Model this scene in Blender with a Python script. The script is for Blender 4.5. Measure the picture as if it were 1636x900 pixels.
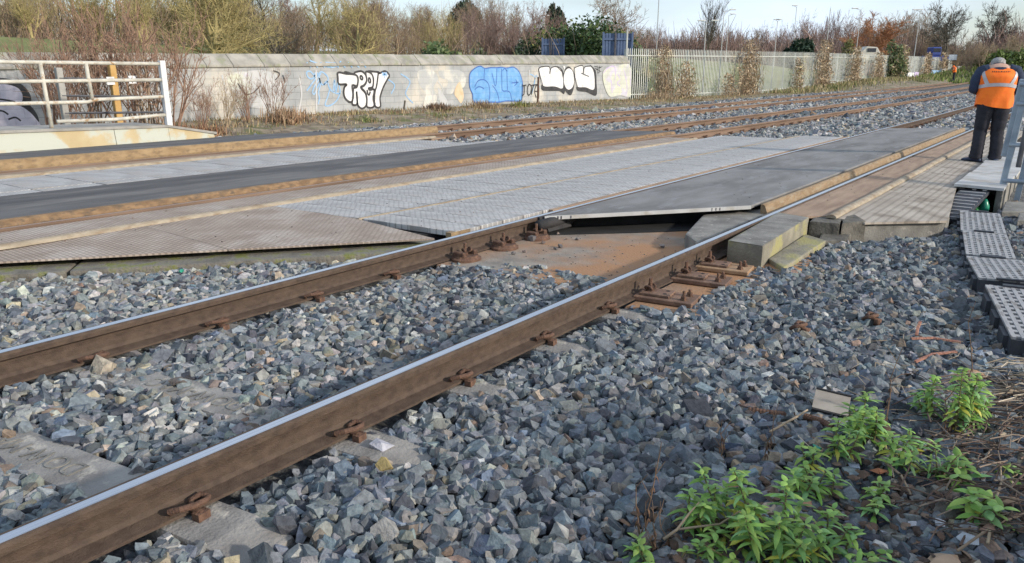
import bpy, bmesh, math, random
import numpy as np
from mathutils import Vector, Matrix
from mathutils.geometry import tessellate_polygon

R = math.radians
random.seed(7)
rng = np.random.default_rng(11)
for o in list(bpy.data.objects):
    bpy.data.objects.remove(o)
SC = bpy.context.scene
COL = SC.collection

# ------------------------------------------------------------------ camera
F, CX, CY, CAMH = 1200.0, 818.0, 450.0, 1.28
TH = math.atan((CY - 115.0) / F)
PSI = math.atan((1760.0 - CX) / F * math.cos(TH))
cam_d = bpy.data.cameras.new('camera')
cam = bpy.data.objects.new('camera', cam_d)
COL.objects.link(cam)
cam.location = (0, 0, CAMH)
cam.rotation_euler = (R(90) - TH, 0, PSI)
cam_d.sensor_width = 36.0
cam_d.lens = F / 1636.0 * 36.0
cam_d.clip_start = 0.05
cam_d.clip_end = 3000
SC.camera = cam

# ------------------------------------------------------------------ light
SUN_EL, SUN_AZ = R(21), R(80)          # azimuth measured from +Y towards +X
w = bpy.data.worlds.new('World')
SC.world = w
w.use_nodes = True
nt = w.node_tree
bg = nt.nodes['Background']
sky = nt.nodes.new('ShaderNodeTexSky')
sky.sky_type = 'NISHITA'
sky.sun_disc = False
sky.sun_elevation = SUN_EL
sky.sun_rotation = SUN_AZ
sky.dust_density = 1.0
tc = nt.nodes.new('ShaderNodeTexCoord')
mp = nt.nodes.new('ShaderNodeMapping')
mp.inputs['Scale'].default_value = (1.2, 1.2, 5.0)
nz = nt.nodes.new('ShaderNodeTexNoise')
nz.inputs['Scale'].default_value = 2.2
nz.inputs['Detail'].default_value = 7
rp = nt.nodes.new('ShaderNodeValToRGB')
rp.color_ramp.elements[0].position = 0.36
rp.color_ramp.elements[0].color = (0.25, 0.25, 0.25, 1)
rp.color_ramp.elements[1].position = 0.66
rp.color_ramp.elements[1].color = (0.85, 0.85, 0.85, 1)
mx = nt.nodes.new('ShaderNodeMix')
mx.data_type = 'RGBA'
nt.links.new(tc.outputs['Generated'], mp.inputs['Vector'])
nt.links.new(mp.outputs['Vector'], nz.inputs['Vector'])
nt.links.new(nz.outputs['Fac'], rp.inputs['Fac'])
nt.links.new(rp.outputs['Color'], mx.inputs['Factor'])
nt.links.new(sky.outputs['Color'], mx.inputs['A'])
mx.inputs['B'].default_value = (6.1, 7.1, 8.5, 1)        # thin high cloud
nt.links.new(mx.outputs['Result'], bg.inputs['Color'])
bg.inputs['Strength'].default_value = 0.10

sd = bpy.data.lights.new('sun', 'SUN')
sd.energy = 2.6
sd.angle = R(3.0)
sd.color = (1.0, 0.90, 0.78)
sun = bpy.data.objects.new('sun', sd)
COL.objects.link(sun)
sv = Vector((math.sin(SUN_AZ) * math.cos(SUN_EL), math.cos(SUN_AZ) * math.cos(SUN_EL), math.sin(SUN_EL)))
sun.rotation_euler = sv.to_track_quat('Z', 'Y').to_euler()

SC.view_settings.view_transform = 'Standard'
SC.view_settings.look = 'None'
SC.view_settings.exposure = 0.66
SC.view_settings.gamma = 1.0
SC.view_settings.use_curve_mapping = False

# ------------------------------------------------------------------ measuring helpers
_fw = np.array([-math.sin(PSI) * math.cos(TH), math.cos(PSI) * math.cos(TH), -math.sin(TH)])
_rt = np.array([math.cos(PSI), math.sin(PSI), 0.0])
_up = np.cross(_rt, _fw)
_C = np.array([0, 0, CAMH])

def at(px, py, z=0.0):
    d = _fw * F + _rt * (px - CX) + _up * (CY - py)
    return _C + d * ((z - CAMH) / d[2])

def atx(px, py, X):
    d = _fw * F + _rt * (px - CX) + _up * (CY - py)
    return _C + d * (X / d[0])

def far(px, D):
    fh = np.array([-math.sin(PSI), math.cos(PSI)])
    r = np.array([math.cos(PSI), math.sin(PSI)])
    p = fh * D + r * (px - CX) / F * D * math.cos(TH)
    return float(p[0]), float(p[1])

def zfar(py, D):
    return CAMH + (115.0 - py) * D / F * math.cos(TH) * 1.03

def visible(x, y, z, mx_=0.12):
    v0, v1, v2 = x, y, z - CAMH
    zc = v0 * _fw[0] + v1 * _fw[1] + v2 * _fw[2]
    xc = v0 * _rt[0] + v1 * _rt[1]
    yc = v0 * _up[0] + v1 * _up[1] + v2 * _up[2]
    with np.errstate(divide='ignore', invalid='ignore'):
        px = CX + F * xc / zc
        py = CY - F * yc / zc
    return (zc > 0.2) & (px > -1636 * mx_) & (px < 1636 * (1 + mx_)) & (py > -60) & (py < 900 * (1 + mx_) + 20), zc

# ------------------------------------------------------------------ object helpers
class MB:
    def __init__(self):
        self.v, self.f = [], []

    def add(self, verts, faces):
        n = len(self.v)
        self.v.extend([tuple(map(float, p)) for p in verts])
        self.f.extend([tuple(i + n for i in f) for f in faces])
        return self

    def box(self, x0, x1, y0, y1, z0, z1, m=None):
        v = [(x0, y0, z0), (x1, y0, z0), (x1, y1, z0), (x0, y1, z0), (x0, y0, z1), (x1, y0, z1), (x1, y1, z1), (x0, y1, z1)]
        if m is not None:
            v = [tuple(m @ Vector(p)) for p in v]
        return self.add(v, [(0, 3, 2, 1), (4, 5, 6, 7), (0, 1, 5, 4), (1, 2, 6, 5), (2, 3, 7, 6), (3, 0, 4, 7)])

    def prism(self, pts, z0, z1):
        n = len(pts)
        a = sum(pts[i][0] * pts[(i + 1) % n][1] - pts[(i + 1) % n][0] * pts[i][1] for i in range(n))
        if a < 0:
            pts = pts[::-1]
        zb = z0 if callable(z0) else (lambda x, y: z0)
        zt = z1 if callable(z1) else (lambda x, y: z1)
        v = [(p[0], p[1], zb(p[0], p[1])) for p in pts] + [(p[0], p[1], zt(p[0], p[1])) for p in pts]
        f = [tuple(range(n))[::-1], tuple(range(n, 2 * n))]
        f += [(i, (i + 1) % n, (i + 1) % n + n, i + n) for i in range(n)]
        return self.add(v, f)

    def extrude(self, prof, path, closed=True, up=(0, 0, 1)):
        """profile (side, up) swept along a 3-D path"""
        P = [Vector(p) for p in path]
        n, k = len(P), len(prof)
        v = []
        for i in range(n):
            t = (P[min(i + 1, n - 1)] - P[max(i - 1, 0)]).normalized()
            s = t.cross(Vector(up)).normalized()
            u = s.cross(t)
            for a, b in prof:
                v.append(P[i] + s * a + u * b)
        f = []
        for i in range(n - 1):
            for j in range(k if closed else k - 1):
                j2 = (j + 1) % k
                f.append((i * k + j, i * k + j2, (i + 1) * k + j2, (i + 1) * k + j))
        if closed:
            f.append(tuple(range(k))[::-1])
            f.append(tuple((n - 1) * k + j for j in range(k)))
        return self.add(v, f)

    def tube(self, path, r, sides=8, cap=True):
        P = [Vector(p) for p in path]
        n = len(P)
        rs = r if hasattr(r, '__len__') else [r] * n
        v = []
        prev = None
        for i in range(n):
            t = (P[min(i + 1, n - 1)] - P[max(i - 1, 0)])
            t = t.normalized() if t.length > 1e-9 else Vector((0, 0, 1))
            if prev is None:
                a = Vector((0, 0, 1)) if abs(t.z) < 0.9 else Vector((1, 0, 0))
                s = t.cross(a).normalized()
            else:
                s = (prev - t * prev.dot(t)).normalized()
            prev = s
            u = t.cross(s)
            for j in range(sides):
                q = 2 * math.pi * j / sides
                v.append(P[i] + s * (math.cos(q) * rs[i]) + u * (math.sin(q) * rs[i]))
        f = []
        for i in range(n - 1):
            for j in range(sides):
                j2 = (j + 1) % sides
                f.append((i * sides + j, i * sides + j2, (i + 1) * sides + j2, (i + 1) * sides + j))
        if cap:
            f.append(tuple(range(sides))[::-1])
            f.append(tuple((n - 1) * sides + j for j in range(sides)))
        return self.add(v, f)

    def loft(self, rings, cap=True):
        k = len(rings[0])
        v = [p for r_ in rings for p in r_]
        f = []
        for i in range(len(rings) - 1):
            for j in range(k):
                j2 = (j + 1) % k
                f.append((i * k + j, i * k + j2, (i + 1) * k + j2, (i + 1) * k + j))
        if cap:
            f.append(tuple(range(k))[::-1])
            f.append(tuple((len(rings) - 1) * k + j for j in range(k)))
        return self.add(v, f)

    def stone(self, c, r, seed, flat=0.75):
        rr = random.Random(seed)
        bm = bmesh.new()
        for _ in range(10):
            q = Vector((rr.gauss(0, 1), rr.gauss(0, 1), rr.gauss(0, 1))).normalized() * rr.uniform(0.75, 1.1)
            bm.verts.new((q.x * r * 1.15, q.y * r, q.z * r * flat))
        res = bmesh.ops.convex_hull(bm, input=bm.verts)
        bmesh.ops.delete(bm, geom=list(set(res['geom_interior']) | set(res['geom_unused'])), context='VERTS')
        bm.verts.index_update()
        v = [(p.co.x + c[0], p.co.y + c[1], p.co.z + c[2]) for p in bm.verts]
        f = [tuple(q.index for q in p.verts) for p in bm.faces]
        bm.free()
        return self.add(v, f)

    def build(self, name, m, parent=None, org=None, smooth=False, bevel=0, seg=1, sub=0):
        if org is None:
            org = (0, 0, 0)
        me = bpy.data.meshes.new(name)
        o_ = Vector(org)
        me.from_pydata([tuple(Vector(p) - o_) for p in self.v], [], self.f)
        me.validate()
        if bevel:
            bm = bmesh.new()
            bm.from_mesh(me)
            bmesh.ops.remove_doubles(bm, verts=bm.verts, dist=1e-6)
            bm.normal_update()
            es = [e for e in bm.edges if len(e.link_faces) == 2 and e.calc_face_angle(0) > R(30)]
            bmesh.ops.bevel(bm, geom=es, offset=bevel, segments=seg, affect='EDGES', profile=0.7, clamp_overlap=True)
            bm.to_mesh(me)
            bm.free()
        if smooth:
            me.shade_smooth()
        me.materials.append(m)
        o = bpy.data.objects.new(name, me)
        COL.objects.link(o)
        if parent is not None:
            o.parent = parent
        else:
            o.location = org
        if sub:
            md = o.modifiers.new('sub', 'SUBSURF')
            md.levels = md.render_levels = sub
        return o

def tag(o, label=None, cat=None, group=None, kind=None):
    if label: o['label'] = label
    if cat: o['category'] = cat
    if group: o['group'] = group
    if kind: o['kind'] = kind
    return o

def thing(name, label, cat, loc=(0, 0, 0), rotz=0.0, group=None):
    o = bpy.data.objects.new(name, None)
    o.empty_display_size = 0.1
    COL.objects.link(o)
    o.location = loc
    o.rotation_euler = (0, 0, rotz)
    return tag(o, label, cat, group)

def copy_tree(o, loc=None, rotz=None, scale=None, label=None, parent=None):
    c = o.copy()
    COL.objects.link(c)
    if parent is not None:
        c.parent = parent
    if loc is not None: c.location = loc
    if rotz is not None: c.rotation_euler = (0, 0, rotz)
    if scale is not None: c.scale = (scale,) * 3 if not hasattr(scale, '__len__') else scale
    if label: c['label'] = label
    for ch in list(o.children):
        copy_tree(ch, parent=c)
    return c

def attr_mesh(name, v, f, tints, m, parent=None, org=(0, 0, 0), smooth=False):
    """numpy verts, faces (k per face) and a per-vertex tint"""
    v = np.asarray(v, np.float32) - np.asarray(org, np.float32)
    f = np.asarray(f, np.int32)
    me = bpy.data.meshes.new(name)
    me.vertices.add(len(v))
    me.vertices.foreach_set('co', v.ravel())
    k = f.shape[1]
    me.loops.add(f.size)
    me.loops.foreach_set('vertex_index', f.ravel())
    me.polygons.add(len(f))
    me.polygons.foreach_set('loop_start', np.arange(0, f.size, k, dtype=np.int32))
    me.polygons.foreach_set('loop_total', np.full(len(f), k, np.int32))
    me.update(calc_edges=True)
    if tints is not None:
        a = me.color_attributes.new('tint', 'FLOAT_COLOR', 'POINT')
        t = np.ones((len(v), 4), np.float32)
        t[:, :3] = tints
        a.data.foreach_set('color', t.ravel())
    if smooth:
        me.shade_smooth()
    else:
        me.shade_flat()
    me.materials.append(m)
    o = bpy.data.objects.new(name, me)
    COL.objects.link(o)
    if parent is not None:
        o.parent = parent
    else:
        o.location = org
    return o

# ------------------------------------------------------------------ materials
def mat(name, c1, c2=None, scale=6.0, rough=0.85, metal=0.0, bump=0.0, bscale=None, lo=0.35, hi=0.65, attr=False,
        detail=6, stretch=None, c3=None, s3=2.0, f3=(0.52, 0.62), trans=0.0, spec=0.4):
    m = bpy.data.materials.new(name)
    m.use_nodes = True
    n, l = m.node_tree.nodes, m.node_tree.links
    b = n['Principled BSDF']
    b.inputs['Roughness'].default_value = rough
    b.inputs['Metallic'].default_value = metal
    b.inputs['Specular IOR Level'].default_value = spec
    t = n.new('ShaderNodeTexCoord')
    vec = t.outputs['Object']
    if stretch:
        mpn = n.new('ShaderNodeMapping')
        mpn.inputs['Scale'].default_value = stretch
        l.new(vec, mpn.inputs['Vector'])
        vec = mpn.outputs['Vector']
    c2 = c2 or c1
    no = n.new('ShaderNodeTexNoise')
    no.inputs['Scale'].default_value = scale
    no.inputs['Detail'].default_value = detail
    l.new(vec, no.inputs['Vector'])
    ra = n.new('ShaderNodeValToRGB')
    ra.color_ramp.elements[0].position = lo
    ra.color_ramp.elements[1].position = hi
    ra.color_ramp.elements[0].color = (*c1, 1)
    ra.color_ramp.elements[1].color = (*c2, 1)
    l.new(no.outputs['Fac'], ra.inputs['Fac'])
    out = ra.outputs['Color']
    if c3:
        n3 = n.new('ShaderNodeTexNoise')
        n3.inputs['Scale'].default_value = s3
        n3.inputs['Detail'].default_value = 8
        n3.inputs['Roughness'].default_value = 0.6
        l.new(vec, n3.inputs['Vector'])
        mr = n.new('ShaderNodeMapRange')
        mr.inputs['From Min'].default_value = f3[0]
        mr.inputs['From Max'].default_value = f3[1]
        l.new(n3.outputs['Fac'], mr.inputs['Value'])
        mm = n.new('ShaderNodeMix')
        mm.data_type = 'RGBA'
        l.new(mr.outputs['Result'], mm.inputs['Factor'])
        l.new(out, mm.inputs['A'])
        mm.inputs['B'].default_value = (*c3, 1)
        out = mm.outputs['Result']
    if attr:
        at_ = n.new('ShaderNodeAttribute')
        at_.attribute_name = 'tint'
        mu = n.new('ShaderNodeMix')
        mu.data_type = 'RGBA'
        mu.blend_type = 'MULTIPLY'
        mu.inputs['Factor'].default_value = 1.0
        l.new(out, mu.inputs['A'])
        l.new(at_.outputs['Color'], mu.inputs['B'])
        out = mu.outputs['Result']
    l.new(out, b.inputs['Base Color'])
    if bump:
        nb = n.new('ShaderNodeTexNoise')
        nb.inputs['Scale'].default_value = bscale or scale * 4
        nb.inputs['Detail'].default_value = 5
        l.new(vec, nb.inputs['Vector'])
        bu = n.new('ShaderNodeBump')
        bu.inputs['Strength'].default_value = bump
        bu.inputs['Distance'].default_value = 0.02
        l.new(nb.outputs['Fac'], bu.inputs['Height'])
        l.new(bu.outputs['Normal'], b.inputs['Normal'])
    if trans:
        tr = n.new('ShaderNodeBsdfTranslucent')
        l.new(out, tr.inputs['Color'])
        ms = n.new('ShaderNodeMixShader')
        ms.inputs['Fac'].default_value = trans
        l.new(b.outputs['BSDF'], ms.inputs[1])
        l.new(tr.outputs['BSDF'], ms.inputs[2])
        l.new(ms.outputs['Shader'], n['Material Output'].inputs['Surface'])
    m['out'] = out.node.name
    return m

def overlay_pattern(m, kind, scale, dark=0.7, bump=0.5, params=None):
    """multiply base colour by a fine studded / ribbed / brick pattern and bump it"""
    n, l = m.node_tree.nodes, m.node_tree.links
    b = n['Principled BSDF']
    src = b.inputs['Base Color'].links[0].from_socket
    t = n.new('ShaderNodeTexCoord')
    vec = t.outputs['Object']
    if kind == 'brickwall':
        sp = n.new('ShaderNodeSeparateXYZ')
        cb = n.new('ShaderNodeCombineXYZ')
        l.new(vec, sp.inputs[0])
        l.new(sp.outputs['Y'], cb.inputs['X'])
        l.new(sp.outputs['Z'], cb.inputs['Y'])
        vec = cb.outputs[0]
    br = n.new('ShaderNodeTexBrick')
    br.inputs['Scale'].default_value = scale
    br.inputs['Color1'].default_value = (1, 1, 1, 1)
    br.inputs['Color2'].default_value = (0.9, 0.9, 0.9, 1)
    br.inputs['Mortar'].default_value = (dark, dark, dark, 1)
    for k_, v_ in (params or {}).items():
        if hasattr(br, k_):
            setattr(br, k_, v_)
        else:
            br.inputs[k_].default_value = v_
    l.new(vec, br.inputs['Vector'])
    mu = n.new('ShaderNodeMix')
    mu.data_type = 'RGBA'
    mu.blend_type = 'MULTIPLY'
    mu.inputs['Factor'].default_value = 1
    l.new(src, mu.inputs['A'])
    l.new(br.outputs['Color'], mu.inputs['B'])
    l.new(mu.outputs['Result'], b.inputs['Base Color'])
    bu = n.new('ShaderNodeBump')
    bu.inputs['Strength'].default_value = bump
    bu.inputs['Distance'].default_value = 0.01
    bu.invert = True
    l.new(br.outputs['Fac'], bu.inputs['Height'])
    if b.inputs['Normal'].links:
        l.new(b.inputs['Normal'].links[0].from_socket, bu.inputs['Normal'])
    l.new(bu.outputs['Normal'], b.inputs['Normal'])
    return m

M = {}
M['stone'] = mat('stone', (0.72, 0.72, 0.72), (1.25, 1.25, 1.22), scale=40, rough=0.9, attr=True, bump=0.35, bscale=110)
M['stone_far'] = mat('stone_far', (0.75, 0.75, 0.75), (1.2, 1.2, 1.2), scale=9, rough=0.9, attr=True)
M['bed'] = mat('bed', (0.03, 0.032, 0.035), (0.13, 0.13, 0.13), scale=26, rough=0.95, bump=1.0, bscale=22, c3=(0.22, 0.21, 0.19), s3=34)
M['soil'] = mat('soil', (0.14, 0.11, 0.08), (0.30, 0.245, 0.17), scale=3, rough=0.95, bump=0.8, bscale=14, c3=(0.12, 0.13, 0.05), s3=1.3)
M['field'] = mat('field', (0.13, 0.145, 0.05), (0.20, 0.22, 0.075), scale=0.3, rough=0.95, bump=0.3, c3=(0.22, 0.19, 0.09), s3=0.12)
M['concrete'] = mat('concrete', (0.145, 0.138, 0.125), (0.25, 0.24, 0.215), scale=5, rough=0.9, bump=0.35, bscale=60, c3=(0.36, 0.34, 0.30), s3=14, f3=(0.58, 0.7))
M['sleeper'] = mat('sleeper', (0.19, 0.178, 0.165), (0.30, 0.285, 0.265), scale=7, rough=0.9, bump=0.4, bscale=70, c3=(0.42, 0.39, 0.34), s3=11, f3=(0.56, 0.66))
M['slab'] = mat('slab', (0.19, 0.172, 0.15), (0.29, 0.262, 0.225), scale=6, rough=0.9, bump=0.3, bscale=50, c3=(0.34, 0.185, 0.095), s3=1.2, f3=(0.36, 0.58))
M['moss'] = mat('moss', (0.13, 0.12, 0.10), (0.24, 0.22, 0.19), scale=6, rough=0.95, bump=0.6, bscale=45, c3=(0.17, 0.18, 0.06), s3=6, f3=(0.5, 0.6))
M['block_side'] = mat('block_side', (0.17, 0.158, 0.125), (0.28, 0.26, 0.20), scale=5, rough=0.9, bump=0.4, bscale=50, c3=(0.30, 0.28, 0.13), s3=4, f3=(0.5, 0.62))
M['dark_brick'] = mat('dark_brick', (0.07, 0.065, 0.055), (0.15, 0.14, 0.12), scale=8, rough=0.95, bump=0.6, bscale=40)
M['rail'] = mat('rail', (0.055, 0.036, 0.026), (0.090, 0.061, 0.043), scale=25, rough=0.75, bump=0.3, bscale=160, stretch=(1.2, 0.8, 1.2), c3=(0.105, 0.075, 0.05), s3=7, f3=(0.5, 0.85))
M['rail_far'] = mat('rail_far', (0.13, 0.083, 0.056), (0.21, 0.142, 0.10), scale=2, rough=0.8, stretch=(3, 0.4, 3))
M['polished'] = mat('polished', (0.50, 0.50, 0.52), (0.66, 0.66, 0.68), scale=3, rough=0.26, metal=1.0, stretch=(40, 0.5, 4), lo=0.3, hi=0.7)
M['dull_band'] = mat('dull_band', (0.22, 0.15, 0.12), (0.34, 0.25, 0.20), scale=2, rough=0.5, metal=0.35, stretch=(10, 0.5, 4))
M['rust'] = mat('rust', (0.075, 0.042, 0.030), (0.17, 0.095, 0.062), scale=24, rough=0.9, bump=0.5, bscale=120)
M['rust_plate'] = mat('rust_plate', (0.15, 0.088, 0.062), (0.25, 0.155, 0.105), scale=6, rough=0.85, bump=0.25, bscale=60, c3=(0.14, 0.085, 0.06), s3=5)
M['rust_plate_tan'] = mat('rust_plate_tan', (0.26, 0.155, 0.085), (0.36, 0.235, 0.14), scale=6, rough=0.85, bump=0.25, bscale=60)
M['asphalt'] = mat('asphalt', (0.070, 0.068, 0.069), (0.125, 0.121, 0.119), scale=3, rough=0.85, bump=0.25, bscale=150, stretch=(1.0, 0.22, 1), c3=(0.20, 0.19, 0.175), s3=5, f3=(0.5, 0.8))
M['asphalt_pale'] = mat('asphalt_pale', (0.145, 0.14, 0.134), (0.245, 0.238, 0.228), scale=2.6, rough=0.85, bump=0.3, bscale=150, stretch=(1, 0.4, 1), c3=(0.25, 0.25, 0.25), s3=9, f3=(0.52, 0.72))
M['white_panel'] = overlay_pattern(mat('white_panel', (0.43, 0.42, 0.405), (0.59, 0.585, 0.575), scale=4, rough=0.75, c3=(0.42, 0.36, 0.30), s3=2.2, f3=(0.5, 0.78)), 'b', 1.0, 0.6, 0.9,
    {'Brick Width': 0.07, 'Row Height': 0.035, 'Mortar Size': 0.008, 'offset': 0.5})
M['brown_panel'] = overlay_pattern(mat('brown_panel', (0.36, 0.285, 0.23), (0.46, 0.38, 0.315), scale=3, rough=0.85, c3=(0.50, 0.43, 0.37), s3=1.6), 'b', 1.0, 0.62, 0.9,
    {'Brick Width': 0.055, 'Row Height': 0.035, 'Mortar Size': 0.007, 'offset': 0.5})
M['rib_panel'] = overlay_pattern(mat('rib_panel', (0.32, 0.275, 0.225), (0.43, 0.38, 0.32), scale=3, rough=0.85, c3=(0.24, 0.20, 0.16), s3=2.2), 'b', 1.0, 0.72, 0.45,
    {'Brick Width': 0.075, 'Row Height': 4.0, 'Mortar Size': 0.013, 'offset': 0.0})
M['strip_brown'] = mat('strip_brown', (0.24, 0.165, 0.115), (0.35, 0.25, 0.175), scale=4, rough=0.85, bump=0.3, bscale=60, stretch=(3, 0.5, 1))
M['ochre'] = mat('ochre', (0.235, 0.16, 0.085), (0.33, 0.235, 0.13), scale=6, rough=0.9, bump=0.3, bscale=60, stretch=(2, 1, 2), c3=(0.17, 0.12, 0.075), s3=9, f3=(0.48, 0.7))
M['ochre_dull'] = mat('ochre_dull', (0.20, 0.135, 0.075), (0.29, 0.205, 0.12), scale=7, rough=0.85, bump=0.3, bscale=60, stretch=(3, 1, 3), c3=(0.30, 0.25, 0.18), s3=9, f3=(0.5, 0.7))
M['ochre_dirty'] = mat('ochre_dirty', (0.16, 0.10, 0.055), (0.27, 0.175, 0.095), scale=9, rough=0.9, bump=0.3, bscale=60, stretch=(2, 1, 2), c3=(0.115, 0.085, 0.06), s3=12, f3=(0.5, 0.66))
M['cream'] = mat('cream', (0.26, 0.215, 0.155), (0.37, 0.315, 0.235), scale=7, rough=0.8, bump=0.2, bscale=40, stretch=(2, 1, 2), c3=(0.24, 0.18, 0.12), s3=6, f3=(0.5, 0.66))
M['rubber'] = mat('rubber', (0.018, 0.018, 0.02), (0.035, 0.034, 0.035), scale=8, rough=0.8, bump=0.3)
M['painted_void'] = mat('painted_void', (0.012, 0.012, 0.013), (0.022, 0.022, 0.022), scale=5, rough=0.95)  # near-black that paints in the darkness of gaps and hollows
M['lid'] = mat('lid', (0.40, 0.40, 0.39), (0.52, 0.52, 0.51), scale=4, rough=0.7, bump=0.15, c3=(0.36, 0.34, 0.30), s3=3)
M['plastic'] = mat('plastic', (0.022, 0.025, 0.032), (0.045, 0.05, 0.06), scale=6, rough=0.55)
M['plastic_top'] = mat('plastic_top', (0.26, 0.26, 0.265), (0.42, 0.42, 0.42), scale=5, rough=0.7, c3=(0.20, 0.19, 0.18), s3=5)
M['galv'] = mat('galv', (0.23, 0.28, 0.34), (0.36, 0.42, 0.48), scale=5, rough=0.5, metal=0.4, bump=0.1)
M['black_steel'] = mat('black_steel', (0.05, 0.052, 0.06), (0.10, 0.10, 0.11), scale=6, rough=0.6)
M['cream_paint'] = mat('cream_paint', (0.42, 0.40, 0.34), (0.58, 0.56, 0.49), scale=6, rough=0.6, bump=0.15, c3=(0.34, 0.22, 0.12), s3=9, f3=(0.56, 0.68))
M['kerb_paint'] = mat('kerb_paint', (0.40, 0.31, 0.165), (0.50, 0.42, 0.27), scale=1.5, rough=0.8, bump=0.2, c3=(0.45, 0.47, 0.405), s3=0.9, f3=(0.48, 0.54))
M['kerb_top'] = mat('kerb_top', (0.27, 0.26, 0.24), (0.38, 0.37, 0.34), scale=4, rough=0.9, bump=0.3)
M['post_ochre'] = mat('post_ochre', (0.42, 0.25, 0.08), (0.5, 0.33, 0.13), scale=6, rough=0.8)
M['wall'] = overlay_pattern(mat('wall', (0.29, 0.305, 0.31), (0.43, 0.44, 0.44), scale=1.3, rough=0.85, bump=0.25, bscale=30, c3=(0.55, 0.52, 0.455), s3=0.5, f3=(0.53, 0.64), lo=0.3, hi=0.7), 'brickwall', 1.0, 0.78, 0.5,
    {'Brick Width': 0.45, 'Row Height': 0.225, 'Mortar Size': 0.012})
M['coping'] = mat('coping', (0.22, 0.21, 0.185), (0.38, 0.36, 0.315), scale=2.2, rough=0.9, bump=0.4, bscale=25, c3=(0.24, 0.25, 0.17), s3=2.5, f3=(0.52, 0.66))
M['gr_white'] = mat('gr_white', (0.64, 0.64, 0.63), (0.78, 0.78, 0.78), scale=3, rough=0.75, c3=(0.50, 0.50, 0.49), s3=5, f3=(0.56, 0.75))
M['gr_lilac'] = mat('gr_lilac', (0.58, 0.55, 0.64), (0.70, 0.67, 0.75), scale=4, rough=0.7)
M['gr_black'] = mat('gr_black', (0.03, 0.03, 0.032), (0.06, 0.06, 0.062), scale=4, rough=0.7)
M['gr_blue'] = mat('gr_blue', (0.12, 0.31, 0.60), (0.20, 0.42, 0.72), scale=2, rough=0.75, c3=(0.30, 0.44, 0.62), s3=4, f3=(0.55, 0.78))
M['gr_blue_line'] = mat('gr_blue_line', (0.05, 0.12, 0.38), (0.07, 0.17, 0.46), scale=3, rough=0.7)
M['gr_blue_faint'] = mat('gr_blue_faint', (0.20, 0.37, 0.58), (0.32, 0.46, 0.62), scale=6, rough=0.7)
M['gr_pale'] = mat('gr_pale', (0.49, 0.50, 0.47), (0.60, 0.62, 0.49), scale=2, rough=0.7, c3=(0.56, 0.54, 0.62), s3=1.3)
M['gr_purple'] = mat('gr_purple', (0.44, 0.36, 0.56), (0.52, 0.46, 0.6), scale=4, rough=0.7)
M['gr_cream'] = mat('gr_cream', (0.56, 0.545, 0.49), (0.62, 0.61, 0.56), scale=1.6, rough=0.8, c3=(0.44, 0.455, 0.45), s3=1.1, f3=(0.46, 0.54))
M['gr_orange'] = mat('gr_orange', (0.56, 0.40, 0.24), (0.62, 0.52, 0.38), scale=3, rough=0.8)
M['gr_grey'] = mat('gr_grey', (0.42, 0.44, 0.44), (0.5, 0.5, 0.5), scale=3, rough=0.8)
for k_ in ('gr_white', 'gr_lilac', 'gr_blue', 'gr_blue_line', 'gr_black', 'gr_pale', 'gr_cream'):
    overlay_pattern(M[k_], 'brickwall', 1.0, 0.86, 0.5, {'Brick Width': 0.45, 'Row Height': 0.225, 'Mortar Size': 0.012})
M['palisade'] = mat('palisade', (0.39, 0.415, 0.39), (0.51, 0.53, 0.495), scale=0.8, rough=0.6, c3=(0.50, 0.46, 0.34), s3=0.3, f3=(0.55, 0.68))
M['blue_paint'] = mat('blue_paint', (0.07, 0.11, 0.20), (0.11, 0.155, 0.26), scale=3, rough=0.6)
M['truck_blue'] = mat('truck_blue', (0.03, 0.055, 0.22), (0.04, 0.07, 0.27), scale=3, rough=0.4)
M['vehicle_white'] = mat('vehicle_white', (0.42, 0.40, 0.34), (0.5, 0.48, 0.42), scale=3, rough=0.4)
M['glass_dark'] = mat('glass_dark', (0.03, 0.035, 0.045), rough=0.15)
M['orange'] = mat('orange', (0.92, 0.165, 0.012), (1.0, 0.215, 0.02), scale=9, rough=0.7, bump=0.4, bscale=9)
M['reflective'] = mat('reflective', (0.40, 0.38, 0.40), (0.50, 0.48, 0.50), scale=12, rough=0.45)
M['navy'] = mat('navy', (0.015, 0.025, 0.055), (0.03, 0.045, 0.085), scale=8, rough=0.85, bump=0.4, bscale=12)
M['trouser'] = mat('trouser', (0.012, 0.013, 0.02), (0.024, 0.025, 0.034), scale=9, rough=0.85, bump=0.6, bscale=10)
M['boot'] = mat('boot', (0.02, 0.03, 0.06), (0.035, 0.05, 0.09), scale=9, rough=0.6)
M['skin'] = mat('skin', (0.50, 0.30, 0.22), (0.58, 0.37, 0.28), scale=9, rough=0.6)
M['hair'] = mat('hair', (0.22, 0.21, 0.20), (0.42, 0.41, 0.40), scale=60, rough=0.8, bump=0.5, stretch=(1, 1, 0.3))
M['dark_mark'] = mat('dark_mark', (0.12, 0.06, 0.04), rough=0.8)
M['leaf'] = mat('leaf', (0.95, 0.95, 0.95), (1.3, 1.3, 1.3), scale=30, rough=0.55, attr=True, trans=0.25)
M['evergreen'] = mat('evergreen', (0.8, 0.8, 0.8), (1.2, 1.2, 1.2), scale=3, rough=0.6, attr=True, trans=0.15)
M['stem_green'] = mat('stem_green', (0.13, 0.12, 0.05), (0.20, 0.17, 0.08), scale=20, rough=0.8)
M['stem_brown'] = mat('stem_brown', (0.13, 0.08, 0.05), (0.22, 0.14, 0.09), scale=20, rough=0.9)
M['straw'] = mat('straw', (0.8, 0.8, 0.8), (1.1, 1.1, 1.1), scale=10, rough=0.9, attr=True)
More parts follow.
